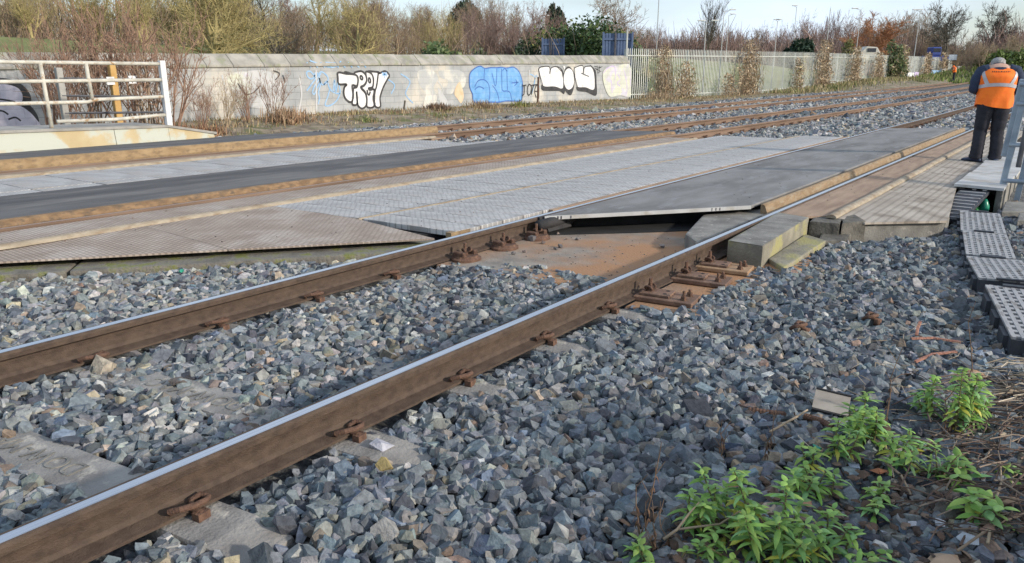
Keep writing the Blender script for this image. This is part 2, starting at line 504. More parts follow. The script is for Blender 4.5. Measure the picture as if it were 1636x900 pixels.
M['dead_leaf'] = mat('dead_leaf', (0.20, 0.10, 0.055), (0.32, 0.17, 0.09), scale=30, rough=0.8, bump=0.3, bscale=60)
M['dead_leaf_tan'] = mat('dead_leaf_tan', (0.40, 0.28, 0.17), (0.5, 0.37, 0.25), scale=30, rough=0.8, bump=0.3, bscale=60)
M['green_plastic'] = mat('green_plastic', (0.02, 0.22, 0.14), (0.04, 0.34, 0.22), scale=10, rough=0.3)
M['box_metal'] = mat('box_metal', (0.28, 0.24, 0.20), (0.36, 0.32, 0.27), scale=10, rough=0.6)
M['red_strip'] = mat('red_strip', (0.26, 0.115, 0.08), (0.36, 0.18, 0.125), scale=20, rough=0.8, bump=0.5)
M['bag'] = mat('bag', (0.6, 0.6, 0.58), (0.75, 0.75, 0.73), scale=10, rough=0.6)
M['lamp'] = mat('lamp', (0.36, 0.37, 0.37), (0.44, 0.45, 0.45), scale=3, rough=0.5, metal=0.3)
M['hut'] = mat('hut', (0.3, 0.29, 0.27), (0.36, 0.35, 0.33), scale=2, rough=0.9)
BARK = {
    'brown': mat('bark_brown', (0.21, 0.152, 0.105), (0.33, 0.25, 0.175), scale=3, rough=0.95),
    'purple': mat('bark_purple', (0.205, 0.142, 0.12), (0.30, 0.215, 0.185), scale=1, rough=0.95),
    'olive': mat('bark_olive', (0.26, 0.215, 0.10), (0.41, 0.345, 0.16), scale=2, rough=0.95),
    'dark': mat('bark_dark', (0.085, 0.075, 0.06), (0.15, 0.132, 0.105), scale=2, rough=0.95),
    'orange': mat('bark_orange', (0.36, 0.17, 0.085), (0.46, 0.24, 0.13), scale=1, rough=0.95),
    'tan': mat('bark_tan', (0.32, 0.245, 0.165), (0.43, 0.34, 0.235), scale=2, rough=0.95),
    'red': mat('bark_red', (0.22, 0.135, 0.095), (0.34, 0.22, 0.155), scale=3, rough=0.95),
}

# ================================================================== THE SETTING
def smooth(a, b, x):
    t = np.clip((x - a) / (b - a), 0, 1)
    return t * t * (3 - 2 * t)

def ground_z(x, y):
    x = np.asarray(x, float); y = np.asarray(y, float)
    z = -0.45 + 0.30 * smooth(-15.5, -20.5, x) * smooth(60, 20, y)
    z = z + 0.75 * smooth(-12.0, -19.0, x) * smooth(60, 100, y)
    z = z + 3.3 * smooth(-24, -52, x) * smooth(260, 60, y)
    z = z + 3.6 * smooth(110, 175, y) * smooth(-26, -12, x)          # bank where the line bends away
    z = z + 0.1 * np.sin(x * 0.6) * np.sin(y * 0.43) * smooth(-16, -24, x)
    return z

def bed_z(x, y):
    x = np.asarray(x, float); y = np.asarray(y, float)
    z = -0.185 + 0 * x
    z = z - 0.05 * np.clip(x + 1.75, 0, 4)
    z = z + 0.045 * smooth(-4.0, -4.3, x) * smooth(6, 4.5, y)
    z = z - 0.06 * smooth(-14.2, -15.8, x)
    z = z - 0.16 * np.exp(-((x + 0.93) / 0.3) ** 2 - ((y - 10.2) / 0.75) ** 2)
    z = z + 0.012 * np.sin(x * 7 + y * 3) * np.sin(y * 5 - x * 2)
    return z

def drift(k, y):
    y = np.asarray(y, float)
    return k * np.minimum(y, 25) - 0.0003 * np.clip(y - 25, 0, None) ** 2

def grid_mesh(name, xs, ys, zf, m):
    X, Y = np.meshgrid(xs, ys, indexing='ij')
    v = np.stack([X, Y, zf(X, Y)], -1).reshape(-1, 3)
    ny = len(ys)
    i, j = np.meshgrid(np.arange(len(xs) - 1), np.arange(ny - 1), indexing='ij')
    a = (i * ny + j).ravel()
    f = np.stack([a, a + ny, a + ny + 1, a + 1], 1)
    return attr_mesh(name, v, f, None, m, smooth=True)

tag(grid_mesh('ground', np.concatenate([np.linspace(-700, -70, 22), np.linspace(-60, 12, 60), np.linspace(20, 500, 16)]),
              np.concatenate([np.linspace(-120, 0, 10), np.linspace(3, 200, 80), np.linspace(215, 1100, 22)]), ground_z, M['field']), kind='structure')
tag(grid_mesh('verge', np.linspace(-21.0, -14.6, 24), np.linspace(6, 150, 160),
              lambda x, y: np.maximum(ground_z(x, y) + 0.05 + 0.05 * np.sin(x * 3 + y) * np.sin(y * 1.7), bed_z(x, y) - 0.1 - 0.1 * (x > -15)), M['soil']), kind='structure')
tag(grid_mesh('ballast_bed', np.concatenate([np.linspace(-16.2, -4.5, 40), np.linspace(-4.4, 4, 60)]), np.concatenate([np.linspace(-1.5, 12, 90), np.linspace(12.5, 170, 120)]),
              lambda x, y: bed_z(x, y) - 0.035 + drift(0.0, y) * 0, M['bed']), kind='structure')

# ------------------------------------------------------------------ rails
RX = {'a': (-2.29, 0.006), 'b': (-3.97, 0.006), 'c': (-7.28, 0.02), 'd': (-8.96, 0.02), 'e': (-11.58, 0.022), 'g': (-13.26, 0.022)}
PROF = [(-0.033, -0.004), (-0.028, -0.001), (0.028, -0.001), (0.033, -0.004), (0.036, -0.014), (0.035, -0.036), (0.012, -0.05), (0.0085, -0.075), (0.0085, -0.115),
        (0.016, -0.132), (0.069, -0.146), (0.07, -0.157), (-0.07, -0.157), (-0.069, -0.146), (-0.016, -0.132), (-0.0085, -0.115), (-0.0085, -0.075), (-0.012, -0.05),
        (-0.035, -0.036), (-0.036, -0.014)]
PROF = PROF[::-1]
def rail(key, y0, y1, label, near):
    x0, k = RX[key]
    ys = list(np.arange(y0, 25, 2.0)) + list(np.arange(25, y1 + 0.1, 5.0))
    path = [(x0 + float(drift(k, y)), y, 0) for y in ys]
    t = thing('rail', label, 'rail', path[0])
    MB().extrude(PROF, path).build('rail_body', M['rail'] if near else M['rail_far'], t, path[0])
    b = MB().extrude([(-0.018, 0.0), (0.018, 0.0), (0.021, -0.002), (0.018, -0.004), (-0.018, -0.004), (-0.021, -0.002)][::-1], [(p[0] + 0.004 + 0.002 * math.sin(p[1] * 1.7), p[1], 0.0015) for p in path])
    b.build('running_band', M['polished'] if near else M['dull_band'], t, path[0])
    return t
rail('a', -0.8, 160, 'nearest long rusty rail with a bright polished top, closest to the weeds', True)
rail('b', -0.8, 160, 'second long rusty rail with a bright polished top, left of the nearest rail', True)
rail('c', -2, 160, 'brown rail of the middle track beside the wide pale studded deck', False)
rail('d', 8, 160, 'far rail of the middle track, showing past the dark asphalt strip', False)
rail('e', -2, 160, 'near rail of the farthest track, behind the raised cream strip and yellow beam', False)
rail('g', 9, 160, 'farthest rail, nearest the graffiti wall', False)

# ------------------------------------------------------------------ sleepers with clips
def clip_mb(side):
    """spring clip, in rail-foot coordinates: side=+1 lies on the +x side of the rail"""
    s = side
    p = [(0.045, -0.05, 0.006), (0.06, -0.062, 0.022), (0.085, -0.05, 0.03), (0.10, -0.015, 0.028), (0.092, 0.03, 0.018), (0.075, 0.052, 0.012),
         (0.052, 0.045, 0.018), (0.05, 0.015, 0.014), (0.075, -0.005, 0.006), (0.11, 0.0, 0.0)]
    b = MB().tube([(q[0] * s, q[1], q[2]) for q in p], 0.009, 9)
    b.box(min(0.09 * s, 0.118 * s), max(0.09 * s, 0.118 * s), -0.02, 0.02, -0.03, 0.004)
    b.v = [((x - 0.05 * s) * 1.25 + 0.05 * s, y * 1.2, z * 1.2) for x, y, z in b.v]
    return b

SLEEPER_TOP = -0.168
def make_sleeper(label, near, group):
    t = thing('sleeper', label, 'sleeper', (0, 0, 0), 0, group)
    body = MB()
    tw, bw = 0.105, 0.135
    ring = lambda x, dz: [(x, -bw, -0.33), (x, bw, -0.33), (x, tw, SLEEPER_TOP + dz), (x, -tw, SLEEPER_TOP + dz)]
    body.loft([ring(-1.27, -0.03), ring(-1.1, 0), ring(-0.65, 0.0), ring(-0.3, -0.004), ring(0.3, -0.004), ring(0.65, 0.0), ring(1.1, 0), ring(1.27, -0.03)])
    body.build('concrete_body', M['sleeper'], t, bevel=0.012, seg=2)
    for rx in (-0.84, 0.84):
        for s in (-1, 1):
            b = clip_mb(s)
            if not near:
                b = MB()
                b.box(0.03 if s > 0 else -0.13, 0.13 if s > 0 else -0.03, -0.05, 0.05, -0.02, 0.016)
                b.tube([(0.05 * s, -0.05, 0.03), (0.11 * s, 0.0, 0.045), (0.05 * s, 0.05, 0.03)], 0.016, 5)
            c = b.build('rail_clip', M['rust'], t)
            c.location = (rx, 0, -0.145)
    return t

proto = make_sleeper('concrete sleeper under the two nearest rails, almost buried in grey stones', True, 'concrete sleepers of the nearest track')
SK = math.atan(0.15)
def embossed(parent, x, y, txt, size):
    cu = bpy.data.curves.new('letters', 'FONT')
    cu.body = txt
    cu.size = size
    cu.extrude = 0.0022
    cu.align_x = 'CENTER'
    cu.align_y = 'CENTER'
    tmp = bpy.data.objects.new('letters_tmp', cu)
    COL.objects.link(tmp)
    dg = bpy.context.evaluated_depsgraph_get()
    me = bpy.data.meshes.new_from_object(tmp.evaluated_get(dg))
    bpy.data.objects.remove(tmp)
    me.materials.clear()
    me.materials.append(M['concrete'])
    o = bpy.data.objects.new('cast_lettering', me)
    COL.objects.link(o)
    o.parent = parent
    o.location = (x, y, SLEEPER_TOP - 0.002)
    o.rotation_euler = (0, 0, R(180))
near_lab = {0: 'bare concrete sleeper with cast letters, nearest the bottom left corner', 1: 'concrete sleeper with cast letters, half covered by stones, second from the bottom left'}
for k in range(-1, 5):
    yc = 1.0 + 0.7 * k
    o = proto if k == -1 else copy_tree(proto)
    o.location = (-3.12, yc, 0)
    o.rotation_euler = (0, 0, SK)
    if k in near_lab:
        o['label'] = near_lab[k]
        embossed(o, -0.02, 0.0, 'DOW-MAC', 0.125)
fp = make_sleeper('concrete sleeper of the nearest track beyond the level crossing', False, 'sleepers of the nearest track beyond the crossing')
first = True
for tr, (xc, k, y0, lab, grp) in enumerate([(-3.13, 0.006, 21.0, None, None),
        (-8.12, 0.02, 15.6, 'sleeper of the middle track beyond the crossing, buried in dark stones', 'sleepers of the middle track beyond the crossing'),
        (-12.42, 0.022, 11.6, 'sleeper of the track nearest the graffiti wall, buried in stones', 'sleepers of the track nearest the wall')]):
    for i, y in enumerate(np.arange(y0, 62, 0.72)):
        o = fp if first else copy_tree(fp)
        first = False
        o.location = (xc + float(drift(k, y)), float(y), 0)
        if lab:
            o['label'] = lab
            o['group'] = grp

# ------------------------------------------------------------------ crossing: base and decks
def single(name, mb, m, label, cat, group=None, org=None, **kw):
    org = org or tuple(np.mean(np.array(mb.v), 0)[:2]) + (min(p[2] for p in mb.v),)
    return tag(mb.build(name, m, None, org, **kw), label, cat, group)

def sh(p, k=0.02):
    return (p[0] + k * p[1], p[1])

def edge_y(x):                      # the skewed near edge of the deck between the first two tracks
    return 4.45 + 1.27 * (x + 4.09)

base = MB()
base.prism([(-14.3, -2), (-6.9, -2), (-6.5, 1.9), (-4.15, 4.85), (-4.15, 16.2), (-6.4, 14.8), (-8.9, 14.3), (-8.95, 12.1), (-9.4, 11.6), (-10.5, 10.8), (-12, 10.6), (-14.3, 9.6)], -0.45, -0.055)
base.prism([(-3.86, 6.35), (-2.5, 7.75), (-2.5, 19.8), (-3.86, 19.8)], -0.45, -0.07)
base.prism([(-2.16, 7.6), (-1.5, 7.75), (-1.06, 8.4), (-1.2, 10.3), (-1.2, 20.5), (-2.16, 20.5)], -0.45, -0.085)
tag(base.build('crossing_base', M['painted_void'], None, (-8, 6, -0.45)), kind='structure')
slab = MB().prism([(-3.885, 4.15), (-2.375, 4.35), (-2.375, 20), (-3.885, 20)], -0.4, -0.163)
slab.prism([(-2.2, 4.1), (-1.72, 4.2), (-1.55, 6.1), (-1.9, 6.6), (-2.2, 6.6)], -0.4, -0.168)
tag(slab.build('track_slab', M['slab'], None, (-3, 6, -0.4), bevel=0.01), kind='structure')

# wide pale deck between the first and the middle track
def seam_x(y): return -5.27 + 0.032 * y
def outer_x(y): return -6.43 + 0.02 * y
row_h = 0.31
for i in range(38):
    y0 = 4.47 + i * row_h
    y1 = y0 + row_h - 0.011
    for side in (0, 1):
        if side == 0:
            a, b = seam_x, (lambda y: -4.09 + 0.006 * y)
            ylim = 16.4
            lab, grp = 'pale studded deck panel in the row beside the second rail', 'deck panels beside the second rail'
        else:
            a, b = outer_x, (lambda y: seam_x(y) - 0.035)
            ylim = 15.4
            lab, grp = 'pale studded deck panel in the row beside the round cream strip', 'deck panels beside the cream strip'
        if y1 > ylim:
            continue
        sk = 0.075
        xa, xb = a(y0), b(y0)
        if side == 0 and y0 < 4.75:
            xb = xb - 0.02
        dz = random.uniform(-0.003, 0.002)
        pts = [(xa, y0 + sk * (xa + 6)), (xb, y0 + sk * (xb + 6)), (b(y1), y1 + sk * (b(y1) + 6)), (a(y1), y1 + sk * (a(y1) + 6))]
        single('deck_panel', MB().prism(pts, -0.05, 0.0 + dz), M['white_panel'], lab, 'deck panel', grp, bevel=0.004)
single('seam_strip', MB().prism([(seam_x(4.4) - 0.03, 4.5), (seam_x(4.4) - 0.004, 4.5), (seam_x(16) - 0.004, 16.2), (seam_x(16) - 0.03, 16.2)], -0.04, 0.006), M['cream'],
       'thin tan seam strip running through the middle of the wide pale deck', 'strip')
droop = lambda x, y: -0.028 * float(smooth(0.5, 0.0, (y - edge_y(x))))
for (pts, lab) in [([(-6.42, 1.5), (-5.11, 3.15), (-6.38, 3.15)], 'brown studded end plate at the left edge, tapering to a point at the mossy kerb'),
                   ([(-6.38, 3.158), (-5.105, 3.158), (-4.6, 3.80), (-4.12, 4.40), (-5.2, 4.50), (-6.34, 4.44)], 'brown studded end plate in front of the pale deck, reaching the second rail')]:
    mb = MB()
    # fine fan so the plate can droop along its free edge
    n = 10
    e0, e1 = (pts[0], pts[1]) if len(pts) == 3 else (pts[1], pts[3])
    top = lambda x, y: droop(x, y)
    mb.prism(pts, lambda x, y: droop(x, y) - 0.014, top)
    single('end_plate', mb, M['brown_panel'], lab, 'plate')
bolts = []
d_ = np.array([0.619, 0.786]); n_ = np.array([0.786, -0.619])
led = MB()
p0 = np.array([-7.6, edge_y(-7.6)]); p1 = np.array([-4.10, edge_y(-4.10)])
def ledge(a, b):
    q = [a - n_ * 0.35, b - n_ * 0.35, b + n_ * 0.17, a + n_ * 0.17]
    return [tuple(map(float, z)) for z in q]
for (sa, sb, lab) in [(0.0, 0.52, 'mossy concrete kerb under the tapering end plate at the left'), (0.525, 1.0, 'mossy concrete kerb under the end plate, running up to the second rail')]:
    single('mossy_kerb', MB().prism(ledge(p0 + (p1 - p0) * sa, p0 + (p1 - p0) * sb), -0.42, -0.085), M['moss'], lab, 'kerb', bevel=0.02, seg=2)

# middle track: studded strip, cream strip, beam, asphalt
def strip(name, xa, xb, y0, y1, z, th, m, label, cat, k=0.02, **kw):
    pts = [(xa + k * y0, y0), (xb + k * y0, y0), (xb + k * y1, y1), (xa + k * y1, y1)]
    return single(name, MB().prism(pts, z - th, z), m, label, cat, **kw)
def round_strip(x, y0, y1, z, r, label, k=0.02, wob=0.004):
    ys = np.arange(y0, y1, 0.6)
    prof = [(r * 1.4 * math.cos(a), r * math.sin(a)) for a in np.linspace(0, math.pi, 9)]
    mb = MB().extrude(prof, [(x + k * y + random.uniform(-wob, wob), y, z + random.uniform(-wob, wob)) for y in ys])
    return single('round_strip', mb, M['cream'], label, 'strip', smooth=False)
strip('flange_plate', -7.16, -6.52, -2, 14.4, -0.012, 0.02, M['brown_panel'], 'brown studded plate between the middle track rail and the round cream strip', 'plate')
round_strip(-6.47, -2, 14.6, -0.006, 0.036, 'round cream strip between the middle track and the wide pale deck')
def beam(x, y0, y1, zt, zb, m, label, k=0.02, wt=0.09):
    prof = [(0.0, zb), (0.0, zb - 0.1), (-wt, zb - 0.1), (-wt, zt), (-0.045, zt), (-0.025, zt - 0.012)]
    ys = list(np.arange(y0, y1, 1.2)) + [y1]
    mb = MB().extrude(prof, [(x + k * y, y, random.uniform(-0.003, 0.003)) for y in ys])
    return single('edge_beam', mb, m, label, 'beam')
beam(-7.385, -2, 15.2, 0.047, -0.005, M['ochre_dirty'], 'dirty ochre edge beam along the asphalt strip of the middle track')
asph = MB().prism([(-7.485 + 0.02 * -2, -2), (-7.485 + 0.02 * 15.3, 15.3), (-8.92 + 0.02 * 14.4, 14.4), (-8.92 - 0.04, -2)], -0.05, 0.044)
single('asphalt_strip', asph, M['asphalt'], 'dark asphalt strip between the two rails of the middle track', 'asphalt', bevel=0.012)
# narrow pale deck between the middle and far tracks
for i in range(-1, 17):
    y0 = 0.1 + i * 0.66
    y1 = y0 + 0.645
    for side in (0, 1):
        xa, xb = (-10.56, -9.36) if side else (-9.335, -9.08)
        lim = 11.0 if side else 12.2
        if y1 > lim: continue
        pts = [(xa + 0.02 * y0, y0 + 0.05 * (xa + 10)), (xb + 0.02 * y0, y0 + 0.05 * (xb + 10)), (xb + 0.02 * y1, y1 + 0.05 * (xb + 10)), (xa + 0.02 * y1, y1 + 0.05 * (xa + 10))]
        single('deck_panel', MB().prism(pts, -0.04, 0.02 + random.uniform(-0.003, 0.003)), M['white_panel'],
               'pale studded panel of the narrow deck behind the dark asphalt strip' if side else 'short pale edge panel of the narrow deck, touching the dark asphalt strip', 'deck panel',
               'panels of the narrow deck' if side else 'edge panels of the narrow deck', bevel=0.004)
round_strip(-10.66, -2, 11.4, 0.012, 0.04, 'round cream strip in front of the farthest track', k=0.022)
strip('flange_plate', -11.45, -10.72, -2, 11.6, -0.01, 0.02, M['strip_brown'], 'brown plate between the farthest track rail and its cream strip', 'plate', k=0.022)
beam(-11.68, -2, 12.4, 0.135, 0.02, M['ochre'], 'bright yellow ochre edge beam of the farthest track', k=0.022)
a3 = MB().prism([(-11.77 - 0.04, -2), (-11.77 + 0.25, 10.9), (-13.5, 10.4), (-14.5, 9.6), (-14.5, -2)], -0.2, lambda x, y: 0.125 - 0.055 * (-11.7 - x))
single('asphalt_strip', a3, M['asphalt'], 'dark asphalt strip of the farthest track, in front of the yellow kerb', 'asphalt')

# lifted asphalt panel between the nearest rails
ztop = lambda x, y: 0.005 + 0.035 * (x + 3.88) / 1.4
pan = MB().prism([(-3.865, 5.62), (-3.2, 6.33), (-2.485, 7.13), (-2.485 + 0.06, 20.2), (-3.865 + 0.11, 19.6)], lambda x, y: ztop(x, y) - 0.034, ztop)
t = thing('lifted_panel', 'grey asphalt panel with an open black gap under its lifted skewed edge', 'asphalt', (-3.2, 6.4, -0.05))
pan.build('asphalt_deck', M['asphalt_pale'], t, (-3.2, 6.4, -0.05), bevel=0.006)
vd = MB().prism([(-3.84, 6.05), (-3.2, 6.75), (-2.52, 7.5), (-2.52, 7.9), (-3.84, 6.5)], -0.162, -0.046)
vd.prism([(-3.86, 5.52), (-3.2, 6.16), (-2.5, 6.9), (-2.5, 7.6), (-3.86, 6.2)], -0.2, -0.156)  # black floor and back face paint the shade under the lip
vd.build('painted_gap_shade', M['painted_void'], t, (-3.2, 6.4, -0.05))
lip = MB()
pp = [(-3.86, 5.60), (-3.2, 6.31), (-2.49, 7.11)]
lip.extrude([(0.0, 0.0), (0.012, 0.0), (0.012, -0.034), (0.0, -0.034)], [(x, y, ztop(x, y) - 0.0005) for x, y in pp])
lip.build('steel_lip', M['lid'], t, (-3.2, 6.4, -0.05))
mk = MB()
for f_ in (0.06, 0.075, 0.12, 0.80, 0.82, 0.84):
    q = np.array(pp[0]) + (np.array(pp[2]) - np.array(pp[0])) * f_ + n_ * 0.014
    z_ = ztop(*q)
    mk.box(q[0] - 0.006, q[0] + 0.006, q[1] - 0.004, q[1] + 0.004, z_ - 0.03, z_ - 0.004)
mk.build('lip_bolt', M['black_steel'], t, (-3.2, 6.4, -0.05))
beam(-2.40, 7.2, 20.3, 0.045, -0.03, M['ochre_dull'], 'yellow ochre edge beam beside the nearest rail, along the lifted grey panel', k=0.006, wt=0.066)
strip('filler_strip', -2.385, -2.345, 7.0, 20.2, -0.03, 0.03, M['cream'], 'narrow whitish filler strip in the groove beside the nearest rail', 'strip', k=0.006)
single('rubber_seal', MB().tube([(-3.83, 5.45, -0.06), (-3.80, 5.62, -0.05), (-3.84, 6.3, -0.06)], 0.05, 10), M['rubber'], 'black rubber seal end poking out beside the second rail', 'seal', smooth=True)
single('seal_flap', MB().extrude([(0, 0), (0.02, 0), (0.03, -0.05), (0.10, -0.06), (0.13, -0.12), (0.12, -0.13), (0.09, -0.075), (0.02, -0.065), (0.008, -0.02)], [(-3.90, 5.55, 0.0), (-3.88, 5.9, 0.0)]), M['rubber'],
       'dark curled rubber profile at the corner of the lifted panel', 'seal')
strip('edge_angle', -4.13, -4.07, 4.55, 5.62, -0.004, 0.05, M['ochre'], 'short tan edge angle between the second rail and the pale deck', 'angle', k=0)
strip('edge_angle', -4.10, -4.04, 5.95, 16.6, -0.004, 0.05, M['strip_brown'], 'long brown edge angle behind the second rail along the pale deck', 'angle', k=0.006)

# ------------------------------------------------------------------ right of the nearest rail
def quad(corners, z0, z1):
    pts = [tuple(at(px, py, z1)[:2]) for px, py in corners]
    return MB().prism(pts, z0, z1)
t = thing('concrete_block', 'large pale concrete block beside the nearest rail, resting on a lower slab', 'block', tuple(at(1222, 390, 0)[:2]) + (-0.25,))
B = quad([(1163, 384), (1219, 394), (1293, 347), (1243, 339)], -0.26, 0.0)
B.build('block_body', M['block_side'], t, tuple(t.location), bevel=0.012, seg=2)
B2 = quad([(1166, 384.5), (1218, 393), (1291, 347.5), (1243.5, 340.5)], 0.0, 0.003)
B2.build('grey_top', M['concrete'], t, tuple(t.location))  # top face in a greyer concrete than the sides
single('low_slab', quad([(1228, 413), (1252, 428), (1320, 384), (1287, 374)], -0.32, -0.13), M['block_side'], 'low concrete slab lying along the foot of the large block', 'slab', bevel=0.012, seg=2)
single('inner_plinth', MB().prism([(-2.60, 5.88), (-2.37, 5.62), (-2.37, 7.55), (-2.5, 7.5), (-2.84, 6.82)], -0.3, -0.045), M['concrete'], 'flat concrete plinth inside the nearest rail, in front of the dark gap', 'plinth', bevel=0.02, seg=2)
for cs, z0, z1, lab in [([(1293, 354), (1342, 357), (1346, 345), (1305, 343)], -0.3, -0.035, 'dark mossy brick at the end of the large pale block'),
                        ([(1345, 357), (1384, 353), (1366, 342), (1349, 345)], -0.3, -0.035, 'dark brick right of the mossy brick, under the ribbed plate corner'),
                        ([(1306, 385), (1352, 384), (1362, 371), (1315, 368)], -0.35, -0.14, 'dark broken brick lying in front of the two dark bricks')]:
    single('dark_brick', quad(cs, z0, z1), M['dark_brick'], lab, 'brick', bevel=0.02, seg=2)
zr = lambda x: -0.01 - 0.05 * max(0.0, x + 2.2)
def plate_r(pts, label, name, m):
    return single(name, MB().prism(pts, lambda x, y: zr(x) - 0.02, lambda x, y: zr(x)), m, label, 'plate')
plate_r([(-2.21, 6.95), (-1.84, 7.35), (-1.76, 21), (-2.09, 21)], 'brown plate close along the outside of the nearest rail', 'flange_plate', M['strip_brown'])
round_strip(-1.80, 7.25, 21.2, zr(-1.8) + 0.004, 0.034, 'round cream strip beside the ribbed walking plate near the worker', k=0.003)
for i, (ya, yb) in enumerate([(0, 11.6), (11.61, 16.3), (16.31, 21.5)]):
    if i == 0:
        pts = [(-1.745, 7.32), (-1.5, 7.33), (-0.93, 8.05), (-1.16, 10.34), (-1.17, 11.6), (-1.745, 11.6)]
    else:
        pts = [(-1.745, ya), (-1.17, ya), (-1.17, yb), (-1.745, yb)]
    plate_r(pts, ['brown ribbed walking plate with a skewed edge above the loose stones', 'brown ribbed walking plate under the worker in the orange vest', 'brown ribbed walking plate beyond the worker'][i], 'walking_plate', M['rib_panel'])
bm_ = MB().prism([(-1.60, 7.30), (-1.5, 7.40), (-0.95, 8.12), (-0.95, 8.32), (-1.6, 7.5)], -0.32, -0.085)
single('edge_girder', bm_, M['concrete'], 'grey steel girder under the skewed edge of the ribbed walking plate', 'girder')

# base plates with clips outside the nearest rail
def bolt_mb(x, y, z, h=0.04, r=0.013):
    b = MB()
    hexa = lambda rr: [(x + rr * math.cos(a), y + rr * math.sin(a)) for a in np.arange(6) * math.pi / 3]
    b.prism(hexa(r * 1.9), z, z + 0.006)
    b.prism(hexa(r * 1.45), z + 0.006, z + 0.024)
    b.tube([(x, y, z + 0.02), (x, y, z + h)], r * 0.75, 8)
    return b
def clip_w(x, y, z):
    p = []
    for i in range(25):
        a = i / 24 * math.pi * 3
        p.append((x + 0.028 * math.cos(a) + 0.02, y - 0.06 + 0.12 * i / 24, z + 0.018 + 0.014 * math.sin(a * 1.0)))
    return MB().tube(p, 0.0085, 7)
def baseplate(label, m):
    t = thing('base_plate', label, 'plate', (0, 0, 0), 0, 'rusty base plates outside the nearest rail')
    MB().box(-0.06, 0.33, -0.115, 0.115, 0, 0.03).build('plate', m, t, bevel=0.004)
    MB().box(-0.03, 0.17, -0.075, 0.075, 0.03, 0.048).build('saddle', M['rust_plate'], t, bevel=0.003)
    for sy in (-0.035, 0.04):
        MB().tube([(0.13, sy, 0.0485), (0.13, sy, 0.0492)], 0.014, 10).build('bolt_hole', M['painted_void'], t)
    for (x, y) in ((0.26, -0.05), (0.27, 0.055)):
        bolt_mb(x, y, 0.03, 0.06 if y < 0 else 0.045).build('bolt', M['rust'], t)
    bolt_mb(0.02, 0.0, 0.048, 0.085, 0.016).build('bolt', M['rust'], t)
    clip_w(0.0, 0.0, 0.052).build('spring_clip', M['rust'], t, smooth=True)
    return t
bp = baseplate('lowest dark red base plate with a tall bolt, nearest the camera', M['rust_plate'])
for i, (y, lab, mm) in enumerate([(4.36, None, 'rust_plate'), (4.92, 'middle dark red base plate of the three outside the nearest rail', 'rust_plate'), (5.34, 'tan rusty base plate closest to the large concrete block', 'rust_plate_tan')]):
    o = bp if i == 0 else copy_tree(bp, label=lab)
    o.location = (-2.17, y, -0.163)
    o.rotation_euler = (0, 0, SK)
    if mm == 'rust_plate_tan':
        for c in o.children:
            if c.name.startswith('plate'):
                c.data = c.data.copy()
                c.data.materials[0] = M[mm]
def fastening(label):
    t = thing('rail_fastening', label, 'fastening', (0, 0, 0), 0, 'rusty fastenings inside the second rail')
    MB().loft([[(0.0 + 0.115 * s * math.cos(a), 0.13 * s * math.sin(a), z) for a in np.linspace(0, 2 * math.pi, 14, endpoint=False)] for s, z in ((1, 0), (1, 0.018), (0.85, 0.028), (0.8, 0.04))]).build('foot', M['rust'], t, smooth=False)
    for sy in (-0.07, 0.07):
        MB().box(-0.06, 0.05, sy - 0.022, sy + 0.022, 0.03, 0.075).build('lug', M['rust'], t, bevel=0.008)
    bolt_mb(-0.01, 0.0, 0.035, 0.10, 0.017).build('bolt', M['rust'], t)
    clip_w(-0.03, 0.02, 0.055).build('spring_clip', M['rust'], t, smooth=True)
    return t
fa = fastening('rusty bolted fastening nearest the camera inside the second rail')
for i, (y, lab) in enumerate([(4.42, None), (4.92, 'rusty bolted fastening, middle one inside the second rail'), (5.40, 'rusty bolted fastening closest to the lifted panel')]):
    o = fa if i == 0 else copy_tree(fa, label=lab)
    o.location = (-3.80, y, -0.163)

# stones lying on the rusty slab
for i, (px, py, r, lab) in enumerate([(868, 390, 0.028, 'dark stone on the rusty slab just below the gap'), (895, 396, 0.03, 'pair-sized grey stone on the rusty slab left of centre'), (888, 399, 0.022, 'pale flat stone touching the grey stone on the rusty slab'),
        (891, 375, 0.022, 'small pinkish stone at the left end of the black gap'), (1057, 396, 0.032, 'single brown stone alone on the grey part of the slab'), (820, 407, 0.022, 'small brown stone beside the middle fastening'),
        (838, 404, 0.02, 'flat reddish stone on the rust stain'), (850, 385, 0.045, 'grey stone leaning on the fastening closest to the panel'), (840, 446, 0.04, 'large dark stone at the edge of the loose stones on the slab'),
        (905, 383, 0.016, 'small pale chip below the black gap'), (921, 384, 0.02, 'pale chip right of the small chip below the gap'), (920, 455, 0.035, 'grey stone on the lower right of the rusty slab')]):
    p = at(px, py, -0.163)
    single('loose_stone', MB().stone((p[0], p[1], -0.163 + r * 0.5), r, 50 + i), mat('loose_%d' % i, *( [(0.11, 0.10, 0.10), (0.17, 0.155, 0.15)] if i % 3 else [(0.2, 0.15, 0.125), (0.27, 0.21, 0.18)] ), scale=30, bump=0.4), lab, 'stone')

